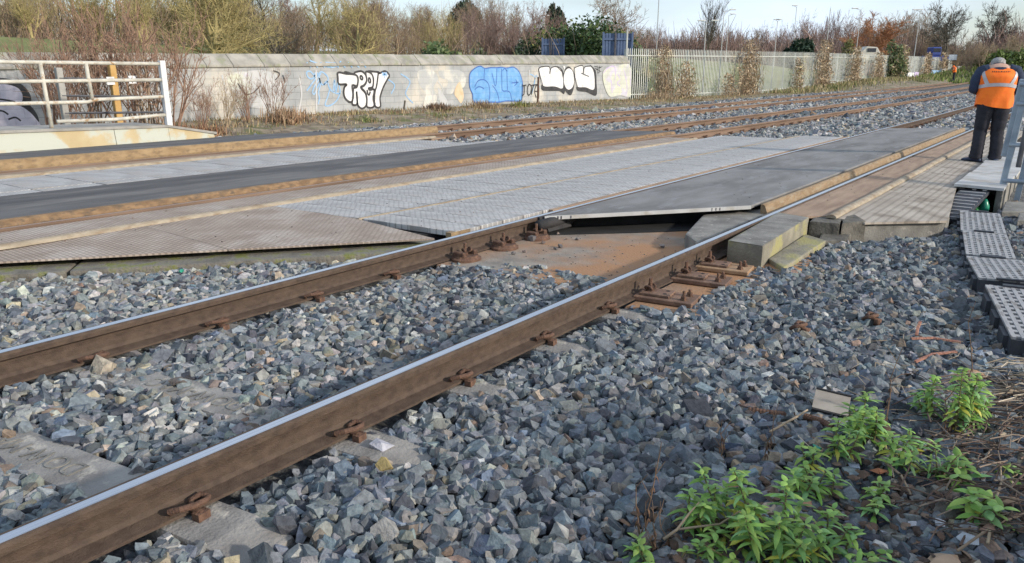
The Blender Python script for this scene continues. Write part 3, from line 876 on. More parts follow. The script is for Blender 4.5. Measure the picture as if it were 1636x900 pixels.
# grit and small chips lying on the decks (uncountable)
def grit():
    r_ = random.Random(17)
    mb = MB()
    tints = []
    regs = [((-6.3, -4.4), (1.8, 4.4), 0.0, 60), ((-6.3, -4.2), (4.5, 12), 0.002, 90), ((-3.8, -2.4), (4.4, 6.4), -0.163, 150), ((-3.75, -2.55), (7.2, 16), 0.03, 60), ((-7.0, -6.55), (1, 13), -0.01, 60), ((-2.15, -1.1), (7.8, 14), -0.03, 60)]
    for (xa, xb), (ya, yb), z, n in regs:
        for _ in range(n):
            x, y = r_.uniform(xa, xb), r_.uniform(ya, yb)
            if z == 0.0 and (y < edge_y(x) + 0.05): continue
            if z == -0.03: z_ = zr(x)
            elif z == 0.03: z_ = ztop(x, y)
            else: z_ = z
            r0 = r_.uniform(0.003, 0.010)
            k0 = len(mb.v)
            mb.stone((x, y, z_ + r0 * 0.3), r0, r_.random(), 0.6)
            c = r_.choice([(0.12, 0.115, 0.11), (0.2, 0.19, 0.18), (0.08, 0.07, 0.065), (0.17, 0.12, 0.09)])
            tints += [c] * (len(mb.v) - k0)
    me = bpy.data.meshes.new('grit')
    me.from_pydata(mb.v, [], mb.f)
    a = me.color_attributes.new('tint', 'FLOAT_COLOR', 'POINT')
    a.data.foreach_set('color', np.concatenate([np.array(tints), np.ones((len(tints), 1))], 1).astype(np.float32).ravel())
    me.materials.append(M['stone'])
    o = bpy.data.objects.new('grit', me)
    COL.objects.link(o)
    tag(o, 'small chips and grit strewn over the crossing decks', 'grit', kind='stuff')
grit()
# ------------------------------------------------------------------ ballast (uncountable)
def hull_templates(n, pts, seed):
    out = []
    rr = random.Random(seed)
    for _ in range(n):
        bm = bmesh.new()
        sx, sy, sz = rr.uniform(1.05, 1.7), rr.uniform(0.85, 1.2), rr.uniform(0.5, 0.95)
        # angular shard: an irregular flat base polygon, a smaller tilted top polygon
        m_ = Matrix.Rotation(rr.uniform(-0.4, 0.4), 3, 'X') @ Matrix.Rotation(rr.uniform(-0.4, 0.4), 3, 'Y')
        for lev, cnt in ((-1, rr.choice((4, 4, 5, 6))), (1, rr.choice((4, 4, 5))), (0, rr.choice((0, 2, 3)))):
            a0 = rr.uniform(0, 6.28)
            R0 = rr.uniform(0.8, 1.0) if lev < 0 else rr.uniform(0.62, 0.98) if lev > 0 else rr.uniform(0.95, 1.1)
            cx_, cy_ = (0, 0) if lev <= 0 else (rr.uniform(-0.3, 0.3), rr.uniform(-0.3, 0.3))
            tx, ty = rr.uniform(-0.35, 0.35), rr.uniform(-0.35, 0.35)
            for c in range(cnt):
                an = a0 + 6.283 * (c + rr.uniform(-0.22, 0.22)) / cnt
                q = Vector((cx_ + R0 * math.cos(an), cy_ + R0 * math.sin(an), 0))
                q.z = lev * rr.uniform(0.60, 0.68) + tx * q.x + ty * q.y
                bm.verts.new(m_ @ Vector((q.x * sx, q.y * sy, q.z * sz * 1.25)))
        res = bmesh.ops.convex_hull(bm, input=bm.verts)
        bmesh.ops.delete(bm, geom=list(set(res['geom_interior']) | set(res['geom_unused'])), context='VERTS')
        bmesh.ops.triangulate(bm, faces=bm.faces)
        bm.verts.index_update()
        out.append((np.array([p.co[:] for p in bm.verts], np.float32), np.array([[q.index for q in p.verts] for p in bm.faces], np.int32)))
        bm.free()
    return out

def rot_mats(n, tilt):
    a = rng.uniform(0, 2 * np.pi, n)
    b = rng.normal(0, tilt, n)
    c = rng.normal(0, tilt, n)
    ca, sa, cb, sb, cc, sc_ = np.cos(a), np.sin(a), np.cos(b), np.sin(b), np.cos(c), np.sin(c)
    Z = np.zeros((n, 3, 3)); Z[:, 0, 0] = ca; Z[:, 0, 1] = -sa; Z[:, 1, 0] = sa; Z[:, 1, 1] = ca; Z[:, 2, 2] = 1
    X = np.zeros((n, 3, 3)); X[:, 0, 0] = 1; X[:, 1, 1] = cb; X[:, 1, 2] = -sb; X[:, 2, 1] = sb; X[:, 2, 2] = cb
    Yr = np.zeros((n, 3, 3)); Yr[:, 1, 1] = 1; Yr[:, 0, 0] = cc; Yr[:, 0, 2] = sc_; Yr[:, 2, 0] = -sc_; Yr[:, 2, 2] = cc
    return np.einsum('nij,njk,nkl->nil', X, Yr, Z)

PAL = np.array([[0.115, 0.135, 0.155], [0.16, 0.18, 0.195], [0.20, 0.215, 0.225], [0.21, 0.21, 0.20], [0.30, 0.30, 0.295], [0.36, 0.355, 0.34], [0.33, 0.28, 0.21], [0.06, 0.066, 0.078], [0.22, 0.16, 0.125], [0.13, 0.165, 0.205], [0.16, 0.14, 0.12]])
W_RIGHT = np.array([5, 5.5, 4.5, 2.2, 1.2, 0.4, 0.15, 2.2, 0.12, 1.6, 0.5])
W_DARK = np.array([4.5, 3.8, 2.6, 1.8, 0.7, 0.25, 0.3, 3.5, 0.35, 1.1, 1.2])
W_LEFT = np.array([2.8, 3.8, 3.8, 3.6, 3.2, 1.9, 0.8, 1.5, 0.35, 0.8, 0.5])
W_FAR = np.array([1.5, 2, 3, 3, 4, 3, 1.2, 1.5, 0.5, 0.3, 0.5])

def rail_mask(x, y, half):
    ok = np.ones(x.shape, bool)
    for k_, (x0, k) in RX.items():
        xr = x0 + drift(k, y)
        ok &= np.abs(x - xr) > half
    return ok

def allowed(x, y):
    n1 = 0.10 * np.sin(x * 9.1 + 1) + 0.07 * np.sin(x * 23.0)
    A = (x > -3.9) & (x < -2.36) & (y < 4.28 + 0.25 * (x + 3.9) / 1.5 + n1 + 0.22 * np.exp(-((x + 3.1) / 0.25) ** 2))
    A |= (x >= -2.23) & (x < -1.62) & (y < 4.15)
    A |= (x >= -1.86) & (x < -1.55) & (y < 5.9) & (y > 4.1)
    A |= (x >= -1.70) & (y < 6.75 + 1.35 * (x + 1.75) + n1 * 0.4) & (x < -0.95)
    A |= (x >= -0.95) & (x < 3.5) & (y < 10.8)
    Lr = (x < -4.05) & (y < edge_y(x) - 0.33 + n1 * 0.5)
    Fa = (x > -4.8) & (x < 1.5) & (y > 20.6)
    Fa |= (x > -6.95 + 0.4) & (x < -4.05) & (y > 15.2 + 0.75 * (x + 6.4))
    Fa |= (x <= -6.55) & (x > -9.3) & (y > 15.0 + 0.2 * np.sin(x * 5))
    Fa |= (x <= -8.7) & (x > -11.0) & (y > 11.2 + 0.7 * (x + 10.5) + 0.4)
    Fa |= (x <= -10.7) & (x > -13.6) & (y > 11.3)
    Fa |= (x <= -13.2) & (x > -15.9) & (y > 10.2)
    return (A | Lr | Fa) & rail_mask(x, y, 0.085)

def sleeper_patch(x, y):
    """bare patches of concrete sleeper that show through the stones"""
    m = np.zeros(x.shape, bool)
    for k, xa, xb, half in [(0, -3.62, -2.44, 0.105), (1, -3.46, -2.86, 0.10), (0, -2.2, -1.80, 0.105), (1, -2.2, -1.86, 0.085), (2, -2.2, -1.95, 0.06), (3, -2.2, -1.9, 0.08), (4, -2.2, -1.85, 0.08)]:
        yc = 1.0 + 0.7 * k + 0.15 * (x + 3.12)
        m |= (x > xa + 0.05 * np.sin(y * 40)) & (x < xb + 0.06 * np.sin(y * 31)) & (np.abs(y - yc) < half * (1.05 + 0.2 * np.sin(x * 17)))
    return m

def clear_of(x, y):
    """no stones where a block, plate or post already stands"""
    ok = np.ones(x.shape, bool)
    for cs, z in [([(1163, 384), (1219, 394), (1293, 347), (1243, 339)], 0.0), ([(1228, 413), (1252, 428), (1320, 384), (1287, 374)], -0.13)]:
        P_ = [at(px, py, z)[:2] for px, py in cs]
        ins = np.ones(x.shape, bool)
        a = sum(P_[i][0] * P_[(i + 1) % 4][1] - P_[(i + 1) % 4][0] * P_[i][1] for i in range(4))
        for i in range(4):
            q0, q1 = P_[i], P_[(i + 1) % 4]
            cr = (q1[0] - q0[0]) * (y - q0[1]) - (q1[1] - q0[1]) * (x - q0[0])
            ins &= (cr * np.sign(a) > -0.01)
        ok &= ~ins
    return ok

def scatter(name, x0, x1, y0, y1, sp, rad, pts, d0, d1, m, seed, dz=0.0, tilt=0.5, patch=True, keep=1.0):
    tem = hull_templates(40, pts, seed)
    gx, gy = np.meshgrid(np.arange(x0, x1, sp), np.arange(y0, y1, sp), indexing='ij')
    x = (gx + rng.uniform(-0.5, 0.5, gx.shape) * sp).ravel()
    y = (gy + rng.uniform(-0.5, 0.5, gy.shape) * sp).ravel()
    dist = np.sqrt(x * x + y * y + CAMH ** 2)
    ok = allowed(x, y) & (dist >= d0) & (dist < d1) & clear_of(x, y)
    if keep < 1: ok &= rng.random(x.shape) < keep
    vis, _ = visible(x, y, bed_z(x, y), 0.2)
    ok &= vis
    ok &= ~((x > -1.16) & (x < -0.68) & (y > 9.3) & (y < 10.8))
    pm = sleeper_patch(x, y)
    if patch: ok &= ~(pm & (rng.random(x.shape) < 0.985))
    x, y = x[ok], y[ok]
    n = len(x)
    z = bed_z(x, y) + dz + rng.normal(0, rad * 0.22, n)
    near_rail = np.zeros(n)
    for k_, (xr0, k) in RX.items():
        xr = xr0 + drift(k, y)
        near_rail = np.maximum(near_rail, np.clip(1 - (np.abs(x - xr) - 0.07) / 0.12, 0, 1))
    z = z - 0.012 * near_rail
    sc = rad * np.exp(rng.normal(0, 0.25, n))
    sc = np.where(near_rail > 0, np.minimum(sc, rad * 1.05), sc)
    rot = rot_mats(n, tilt)
    # tint by region
    right = (x > -2.3) & (y < 20)
    four = (x > -3.9) & (x < -2.3) & (y < 20)
    t2 = (x < -7.3) & (x > -9.0)
    wsel = np.zeros((n, len(PAL)))
    wsel[:] = W_FAR / W_FAR.sum()
    blend = smooth(-2.3, -1.0, x)[:, None]
    wr = (W_RIGHT / W_RIGHT.sum()) * (1 - blend) + (W_DARK / W_DARK.sum()) * blend
    wr = wr * (1 - 0.3 * smooth(-2.0, -2.3, x)[:, None]) + 0.3 * smooth(-2.0, -2.3, x)[:, None] * W_LEFT / W_LEFT.sum()
    wsel[right] = wr[right]
    q4 = 0.5 + 0.5 * np.sin(x * 4.0 + y * 2.2)
    w4 = (W_LEFT / W_LEFT.sum())[None] * (1 - 0.75 * q4[:, None]) + (W_DARK / W_DARK.sum())[None] * 0.75 * q4[:, None]
    wsel[four] = w4[four]
    lf = (x < -4.0) & (y < 6)
    wsel[lf] = W_LEFT / W_LEFT.sum()
    wsel[t2] = 0.5 * W_DARK / W_DARK.sum() + 0.5 * W_FAR / W_FAR.sum()
    cum = np.cumsum(wsel, 1)
    idx = (rng.random(n)[:, None] > cum).sum(1).clip(0, len(PAL) - 1)
    col = PAL[idx] * np.exp(rng.normal(0, 0.16, (n, 1))) * (1 + rng.normal(0, 0.03, (n, 3)))
    which = rng.integers(0, len(tem), n)
    V, Fc, T = [], [], []
    off = 0
    for ti, (tv, tf) in enumerate(tem):
        s = np.where(which == ti)[0]
        if len(s) == 0: continue
        vv = np.einsum('nij,kj->nki', rot[s], tv) * sc[s][:, None, None]
        vv[:, :, 0] += x[s][:, None]; vv[:, :, 1] += y[s][:, None]; vv[:, :, 2] += z[s][:, None]
        k = tv.shape[0]
        V.append(vv.reshape(-1, 3))
        Fc.append((tf[None] + (np.arange(len(s)) * k)[:, None, None] + off).reshape(-1, 3))
        T.append(np.repeat(col[s], k, 0))
        off += len(s) * k
    return np.concatenate(V), np.concatenate(Fc), np.concatenate(T), n

def ballast(name, parts, m):
    V, Fc, T, off = [], [], [], 0
    tot = 0
    for v, f, t_, n in parts:
        V.append(v); Fc.append(f + off); T.append(t_); off += len(v); tot += n
    o = attr_mesh(name, np.concatenate(V), np.concatenate(Fc), np.concatenate(T), m)
    tag(o, kind='stuff')
    print(name, tot, 'stones')
    return o
o = ballast('ballast', [
    scatter('b', -7.5, 3.6, -0.6, 8.5, 0.040, 0.0272, 8, 0, 6.5, M['stone'], 1, tilt=0.32),
    scatter('b', -7.5, 3.6, -0.6, 8.5, 0.043, 0.0225, 8, 0, 6.5, M['stone'], 2, dz=0.010, keep=0.5, tilt=0.45),
    scatter('b', -7.5, 3.6, 0, 13, 0.048, 0.030, 8, 6.5, 12, M['stone'], 3),
    scatter('b', -7.5, 3.6, 0, 13, 0.052, 0.025, 8, 6.5, 12, M['stone'], 13, dz=0.012, keep=0.6, tilt=0.8)], M['stone'])
tag(o, 'loose grey and blue-grey broken stones heaped around the nearest rails', 'ballast')
o = ballast('far_ballast', [
    scatter('b', -16, 3, 9, 26, 0.07, 0.042, 8, 12, 26, M['stone_far'], 4, patch=False),
    scatter('b', -16, 3, 20, 66, 0.12, 0.062, 8, 26, 65, M['stone_far'], 5, patch=False)], M['stone_far'])
tag(o, 'pale broken stones between the tracks beyond the level crossing', 'ballast')

# ================================================================== LEFT KERB AND FENCES
t = thing('platform_kerb', 'cream and yellow painted kerb ramp behind the farthest track, carrying the tubular fence', 'kerb', (-14.4, 6, 0))
lo_ = tuple(t.location)
def kz(y): return 0.30 - 0.022 * (y - 4.9) if y < 7.9 else max(0.04, 0.235 - 0.235 * (y - 7.9) / 0.95)
for ya, yb in [(2.0, 4.85), (4.855, 6.83), (6.84, 7.88), (7.885, 8.85)]:
    mb = MB()
    v = []
    for y in (ya, yb):
        v += [(-14.55, y, -0.2), (-14.35, y, -0.2), (-14.40, y, kz(y)), (-14.55, y, kz(y))]
    mb.add(v, [(0, 1, 2, 3), (7, 6, 5, 4), (1, 0, 4, 5), (2, 1, 5, 6), (3, 2, 6, 7), (0, 3, 7, 4)])
    mb.build('painted_panel', M['kerb_paint'], t, lo_)
top = MB()
v = []
ys_ = [2.0, 4.9, 6.8, 7.88, 8.9]
for y in ys_:
    z = kz(y)
    v += [(-14.37, y, z), (-14.36, y, z + 0.045), (-15.7, y, z + 0.045), (-15.7, y, z - 0.3)]
f = []
for i in range(len(ys_) - 1):
    for j in range(4):
        f.append((i * 4 + j, i * 4 + (j + 1) % 4, i * 4 + 4 + (j + 1) % 4, i * 4 + 4 + j))
f += [(3, 2, 1, 0), tuple(len(v) - 4 + j for j in range(4))]
top.add(v, f)
top.build('walkway_top', M['kerb_top'], t, lo_)

t = thing('tubular_fence', 'cream painted tubular steel fence with a bent white end post, on the yellow kerb', 'fence', (-14.65, 8.0, 0.25))
lo_ = tuple(t.location)
fx = -14.65
def ftube(pts, r): return MB().tube(pts, r, 8)
for pts in ([(fx, 3.0, 1.45), (fx, 5.2, 1.44), (fx, 8.03, 1.43)], [(fx, 3.0, 1.10), (fx, 5.2, 1.12), (fx, 8.0, 1.13)],
            [(fx, 3.0, 0.74), (fx, 5.2, 0.76), (fx, 6.55, 0.75), (fx, 6.66, 0.78), (fx, 6.75, 0.79), (fx, 8.0, 0.81)], [(fx, 5.98, 0.43), (fx, 7.0, 0.42), (fx, 8.02, 0.46)]):
    ftube(pts, 0.033).build('rail_tube', M['cream_paint'], t, lo_, smooth=True)
for pts in ([(fx, 5.86, 1.44), (fx, 5.88, 0.30)], [(fx, 6.62, 1.44), (fx, 6.64, 0.78)], [(fx, 3.6, 1.44), (fx, 3.6, 0.30)]):
    ftube(pts, 0.036).build('upright', M['cream_paint'], t, lo_, smooth=True)
MB().box(fx - 0.05, fx + 0.05, 7.99, 8.10, 0.22, 1.49).build('end_post', M['gr_white'], t, lo_, bevel=0.008)

t = thing('stock_fence', 'dark steel three-rail fence with one ochre wooden post, behind the tubular fence', 'fence', (-16.6, 8, 0.0))
lo_ = tuple(t.location)
for za, zb in ((1.16, 1.08), (0.82, 0.74), (0.48, 0.41)):
    MB().tube([(-16.5, 6.9, za), (-16.5, 9.15, zb)], 0.026, 6).build('bar', M['black_steel'], t, lo_)
MB().box(-16.6, -16.48, 6.87, 6.99, -0.1, 1.36).build('post', M['kerb_top'], t, lo_, bevel=0.01)
MB().box(-16.62, -16.5, 7.93, 8.06, -0.1, 1.44).build('wooden_post', M['post_ochre'], t, lo_, bevel=0.01)
MB().box(-16.62, -16.5, 9.02, 9.15, -0.1, 1.2).build('post', M['galv'], t, lo_, bevel=0.01)
for y, z in ((7.80, 1.02), (8.26, 1.04)):
    MB().box(-16.45, -16.44, y, y + 0.16, z, z + 0.16).build('notice_plate', M['gr_white'], t, lo_)

# ================================================================== GRAFFITI WALL
WX = -21.0
def wtop(y): return 1.32 + 0.0135 * (y - 7.0)
t = thing('graffiti_wall', 'long grey painted block wall with sloping stone coping, covered in graffiti', 'wall', (WX, 20, -0.5))
lo_ = tuple(t.location)
mb = MB()
v = []
for y in (-6.0, 38.6):
    v += [(WX - 0.75, y, -0.8), (WX, y, -0.8), (WX, y, wtop(y)), (WX - 0.75, y, wtop(y))]
mb.add(v, [(0, 1, 2, 3), (7, 6, 5, 4), (1, 0, 4, 5), (2, 1, 5, 6), (3, 2, 6, 7), (0, 3, 7, 4)])
mb.build('wall_body', M['wall'], t, lo_)
y = -6.0
rc = random.Random(3)
while y < 38.5:
    L_ = min(rc.uniform(0.85, 1.1), 38.62 - y)
    v = []
    dz = rc.uniform(-0.008, 0.008)
    for yy in (y, y + L_ - 0.012):
        z = wtop(yy) + 0.004 + dz
        v += [(WX + 0.06, yy, z), (WX + 0.055, yy, z + 0.07), (WX - 0.30, yy, z + 0.40), (WX - 0.48, yy, z + 0.40), (WX - 0.82, yy, z + 0.07), (WX - 0.82, yy, z)]
    b = MB().add(v, [(0, 1, 2, 3, 4, 5)[::-1], (6, 7, 8, 9, 10, 11)] + [(i, (i + 1) % 6, (i + 1) % 6 + 6, i + 6) for i in range(6)])
    b.build('coping_stone', M['coping'], t, lo_, bevel=0.012)
    y += L_

def wp(px, py, off=0.004):
    p = atx(px, py, WX + off)
    return (float(p[0]), float(p[1]), float(p[2]))
def densify(pts, n=6, closed=True):
    P_ = [np.array(p, float) for p in pts]
    out = []
    k = len(P_)
    rngi = range(k if closed else k - 1)
    for i in rngi:
        p0_, p1_, p2_, p3_ = (P_[(i - 1) % k], P_[i], P_[(i + 1) % k], P_[(i + 2) % k]) if closed else (P_[max(i - 1, 0)], P_[i], P_[i + 1], P_[min(i + 2, k - 1)])
        for s in range(n):
            u = s / n
            q = 0.5 * ((2 * p1_) + (-p0_ + p2_) * u + (2 * p0_ - 5 * p1_ + 4 * p2_ - p3_) * u * u + (-p0_ + 3 * p1_ - 3 * p2_ + p3_) * u ** 3)
            out.append(tuple(q))
    if not closed: out.append(tuple(P_[-1]))
    return out
LEV = [0.004]
def fill(pts, m, name='graffiti', smooth_=True, off=None):
    if smooth_: pts = densify(pts, 5)
    if off is None:
        LEV[0] += 0.0006
        off = LEV[0]
    v = [wp(x, y_, off) for x, y_ in pts]
    tri = tessellate_polygon([[Vector((p[1], p[2], 0)) for p in v]])
    b = MB().add(v, [tuple(q) for q in tri])
    b.f = [fc if ((Vector(b.v[fc[1]]) - Vector(b.v[fc[0]])).cross(Vector(b.v[fc[2]]) - Vector(b.v[fc[0]]))).x > 0 else fc[::-1] for fc in b.f]
    return b.build(name, m, t, lo_)
def strokes(lines, m, width, name='graffiti', smooth_=True, closed=False):
    """painted lines: flat ribbons lying on the wall"""
    LEV[0] += 0.0006
    b = MB()
    for ln in lines:
        pts = densify(ln, 5, closed) if smooth_ else list(ln)
        if closed: pts = pts + [pts[0]]
        q = [np.array(wp(x, y_, LEV[0])) for x, y_ in pts]
        n = len(q)
        v = []
        for i in range(n):
            d = q[min(i + 1, n - 1)] - q[max(i - 1, 0)]
            if closed and i in (0, n - 1): d = q[1] - q[n - 2]
            L_ = math.hypot(d[1], d[2]) or 1
            nrm = np.array([0, -d[2] / L_, d[1] / L_]) * width / 2
            v += [q[i] + nrm, q[i] - nrm]
        b.add(v, [(2 * i, 2 * i + 1, 2 * i + 3, 2 * i + 2) for i in range(n - 1)])
    return b.build(name, m, t, lo_)
def cv(x0, y0, s, pts): return [(x0 + u / s, y0 + v_ / s) for u, v_ in pts]
A = lambda pts: cv(470, 90, 7.436, pts)
Bc = lambda pts: cv(730, 85, 5.64, pts)
# washes and old paint
fill([(668, 114), (690, 112), (700, 125), (693, 140), (698, 158), (690, 172), (676, 171), (680, 150), (670, 135)], M['gr_cream'], 'paint_patch')
fill([(703, 113), (735, 113), (744, 125), (741, 140), (730, 138), (722, 150), (712, 148), (716, 130), (704, 124)], M['gr_cream'], 'paint_patch')
fill([(700, 140), (708, 150), (716, 165), (709, 170), (702, 160)], M['gr_grey'], 'paint_patch')
fill([(729, 138), (735, 132), (741, 152), (737, 165), (731, 158), (726, 150)], M['gr_orange'], 'paint_patch')
fill([(372, 125), (400, 113), (440, 118), (452, 150), (430, 172), (395, 170), (372, 155)], M['gr_grey'], 'paint_patch')
fill([(365, 122), (395, 116), (400, 150), (385, 168), (370, 150)], M['gr_pale'], 'paint_patch')
# blue scribble
strokes([A(p) for p in ([(150, 410), (200, 340), (250, 270), (280, 210), (250, 200), (235, 250), (200, 270), (160, 240), (150, 190), (190, 180), (230, 220), (270, 260), (300, 200), (340, 190), (400, 250), (390, 310), (340, 340), (310, 300), (300, 240), (320, 200)],
    [(300, 260), (310, 340), (290, 430), (300, 500), (285, 570)], [(310, 300), (270, 380), (240, 450), (220, 430), (240, 360), (300, 270)], [(350, 340), (390, 300), (420, 380), (470, 430), (545, 435), (520, 300), (495, 430), (480, 280), (465, 425)],
    [(545, 440), (510, 520), (440, 580), (380, 590), (370, 560), (400, 480), (420, 400)])], M['gr_blue_faint'], 0.05, 'blue_scribble')
strokes([[(520, 100), (560, 103), (600, 101)], [(495, 97), (530, 108), (545, 98)], [(610, 122), (630, 135), (625, 150)], [(640, 118), (655, 130), (648, 150), (660, 165)], [(852, 140), (857, 120), (862, 140)], [(845, 118), (855, 125), (850, 150)]], M['gr_blue_faint'], 0.05, 'blue_scribble')
strokes([[(478, 125), (482, 150), (478, 175)], [(700, 130), (708, 145), (700, 160)], [(355, 120), (362, 150)], [(690, 112), (692, 170)], [(505, 112), (506, 182)], [(846, 112), (846, 165)]], M['gr_grey'], 0.06, 'faded_stroke')
# white letters with dark outline
Tt = [(525, 195), (610, 208), (745, 232), (748, 350), (690, 348), (697, 450), (690, 530), (660, 545), (612, 505), (590, 440), (598, 370), (622, 335), (532, 330), (520, 250)]
Rr = [(612, 190), (700, 212), (730, 190), (800, 180), (848, 222), (860, 290), (830, 345), (790, 372), (845, 440), (862, 520), (852, 590), (810, 622), (770, 600), (752, 560), (745, 480), (742, 420), (748, 560), (715, 582), (690, 560), (702, 480), (706, 385), (748, 360), (748, 235), (610, 208)]
Ee = [(852, 188), (915, 205), (940, 270), (932, 365), (885, 380), (900, 402), (950, 398), (938, 500), (950, 570), (940, 604), (900, 612), (864, 594), (864, 500), (845, 430), (800, 375), (835, 345), (862, 290)]
Yy = [(880, 180), (1000, 190), (1012, 205), (1080, 178), (1130, 225), (1110, 272), (1070, 345), (1040, 420), (1020, 500), (1026, 590), (1000, 612), (965, 596), (958, 560), (945, 500), (955, 402), (915, 395), (935, 365), (942, 270), (915, 205)]
for P_ in (Yy, Ee, Rr, Tt):
    a = [tuple(p) for p in A(P_)]
    fill(a, M['gr_white'], 'white_letter', True)
    strokes([a], M['gr_black'], 0.075, 'letter_outline', True, True)
strokes([A(p) for p in ([(785, 240), (800, 235), (815, 260), (808, 278), (790, 268)], [(885, 265), (897, 262), (907, 285), (905, 312), (890, 310), (884, 290)])], M['gr_black'], 0.07, 'letter_outline', True, True)
strokes([A(p) for p in ([(868, 400), (872, 440), (890, 460), (905, 420)], [(965, 400), (955, 470), (955, 550)], [(1000, 200), (985, 320), (965, 395), (915, 385)])], M['gr_black'], 0.07, 'letter_outline')
strokes([A(p) for p in ([(1040, 215), (1110, 215)], [(1075, 190), (1070, 260)], [(1045, 190), (1105, 240)], [(1100, 190), (1045, 240)])], M['gr_blue'], 0.03, 'blue_star', False)
strokes([[(490 + i * 11, 100 + (i % 2) * 2), (497 + i * 11, 108)] for i in range(9)], M['gr_blue_faint'], 0.05, 'blue_scribble', False)
# blue bubble piece
blue = Bc([(118, 190), (160, 140), (210, 118), (250, 138), (300, 132), (360, 132), (400, 128), (450, 135), (510, 128), (560, 170), (590, 260), (592, 350), (578, 425), (520, 432), (440, 432), (380, 442), (300, 442), (200, 452), (150, 430), (142, 370), (116, 300)])
fill(blue, M['gr_blue'], 'blue_letters')
strokes([blue], M['gr_blue_line'], 0.05, 'letter_outline', True, True)
strokes([Bc(p) for p in ([(250, 140), (246, 190), (244, 235)], [(160, 305), (190, 252), (240, 240), (280, 272), (296, 340), (294, 420)], [(160, 330), (200, 302), (245, 322)], [(320, 292), (355, 340), (375, 400), (380, 440)],
    [(315, 180), (330, 240), (342, 292), (355, 270), (360, 140)], [(400, 140), (405, 240), (410, 335), (455, 342), (480, 362), (496, 430)], [(450, 150), (452, 240), (455, 332)], [(490, 270), (555, 265)], [(530, 238), (540, 270), (518, 296)], [(410, 160), (430, 140), (450, 160)])],
    M['gr_blue_line'], 0.05, 'letter_outline')
# small black letters
strokes([Bc(p) for p in ([(590, 296), (626, 288)], [(607, 292), (608, 340), (604, 372), (588, 384)], [(650, 280), (638, 310), (636, 360), (650, 380), (668, 350), (672, 300), (652, 280)], [(675, 290), (728, 284)], [(692, 288), (682, 330), (672, 374)],
    [(716, 402), (702, 350), (712, 300), (736, 284), (740, 340), (738, 412)], [(704, 345), (740, 345)])], M['gr_black'], 0.055, 'small_letters')
# big white letters with black shadow
fill(Bc([(780, 280), (880, 296), (955, 308), (945, 170), (900, 118), (950, 150), (978, 250), (968, 366), (920, 342), (780, 338), (762, 300)]), M['gr_black'], 'letter_shadow', True)
fill(Bc([(738, 142), (762, 125), (832, 124), (838, 186), (852, 135), (900, 124), (942, 165), (955, 312), (880, 300), (776, 294), (748, 200)]), M['gr_white'], 'white_letter', True)
fill(Bc([(960, 250), (965, 320), (1020, 382), (1050, 330), (1060, 250), (1050, 170), (1010, 120), (975, 150)]), M['gr_black'], 'letter_shadow', True)
fill(Bc([(1008, 138), (1042, 165), (1054, 230), (1046, 300), (1008, 330), (975, 300), (962, 230), (976, 165)]), M['gr_white'], 'white_letter', True)
fill(Bc([(955, 118), (975, 118), (968, 150)]), M['gr_white'], 'white_letter', False)
fill(Bc([(1200, 108), (1250, 160), (1258, 260), (1256, 382), (1170, 352), (1092, 340), (1084, 300), (1160, 310), (1236, 326), (1240, 200)]), M['gr_black'], 'letter_shadow', True)
fill(Bc([(1060, 132), (1132, 113), (1138, 190), (1152, 128), (1200, 120), (1234, 180), (1236, 325), (1160, 308), (1086, 300), (1066, 220)]), M['gr_white'], 'white_letter', True)
strokes([Bc(p) for p in ([(738, 142), (762, 125), (832, 124), (836, 188)], [(838, 188), (852, 135), (900, 124), (942, 165)], [(738, 142), (748, 200), (776, 294)], [(1060, 132), (1132, 113), (1138, 190), (1152, 128), (1200, 118)], [(1120, 182), (1140, 190), (1190, 212)], [(1060, 132), (1066, 220), (1086, 300)])], M['gr_black'], 0.05, 'letter_outline')
strokes([Bc(p) for p in ([(1240, 120), (1300, 130)], [(1245, 135), (1290, 160)], [(1265, 112), (1270, 190)], [(1290, 115), (1280, 185)], [(1250, 155), (1310, 120)], [(1270, 175), (1300, 165)])], M['gr_black'], 0.025, 'small_tag', False)
fill(Bc([(1315, 180), (1360, 130), (1450, 112), (1560, 110), (1570, 300), (1560, 395), (1470, 380), (1380, 392), (1330, 300)]), M['gr_pale'], 'pale_letters')
strokes([Bc(p) for p in ([(1320, 180), (1360, 135), (1420, 125), (1430, 240)], [(1450, 190), (1470, 240), (1445, 270), (1470, 300)], [(1390, 240), (1400, 360)], [(1500, 140), (1530, 260), (1530, 370)], [(1560, 150), (1565, 300)])], M['gr_purple'], 0.07, 'purple_strokes')
strokes([[(380, 133), (392, 150), (405, 148), (415, 138)], [(437, 113), (447, 118), (440, 128)], [(452, 120), (456, 132)]], M['gr_black'], 0.03, 'small_tag')
# throw-up at the left end
D4 = lambda pts: cv(0, 60, 4.5, pts)
fill(D4([(-60, 310), (0, 292), (100, 308), (180, 358), (222, 425), (215, 470), (150, 470), (-60, 470)]), M['gr_black'], 'letter_shadow')
fill(D4([(-60, 345), (0, 336), (60, 340), (128, 364), (160, 412), (150, 466), (60, 462), (-60, 450)]), M['gr_lilac'], 'white_letter')
fill(D4([(150, 485), (215, 490), (265, 552), (280, 610), (240, 600), (200, 540)]), M['gr_black'], 'letter_shadow')
fill(D4([(-60, 500), (0, 492), (130, 490), (205, 530), (262, 590), (286, 640), (150, 662), (0, 672), (-60, 670)]), M['gr_lilac'], 'white_letter')
strokes([D4(p) for p in ([(-40, 440), (40, 450), (110, 464)], [(-40, 525), (20, 530), (60, 555)], [(60, 590), (110, 575), (150, 600)])], M['gr_black'], 0.04, 'letter_outline')

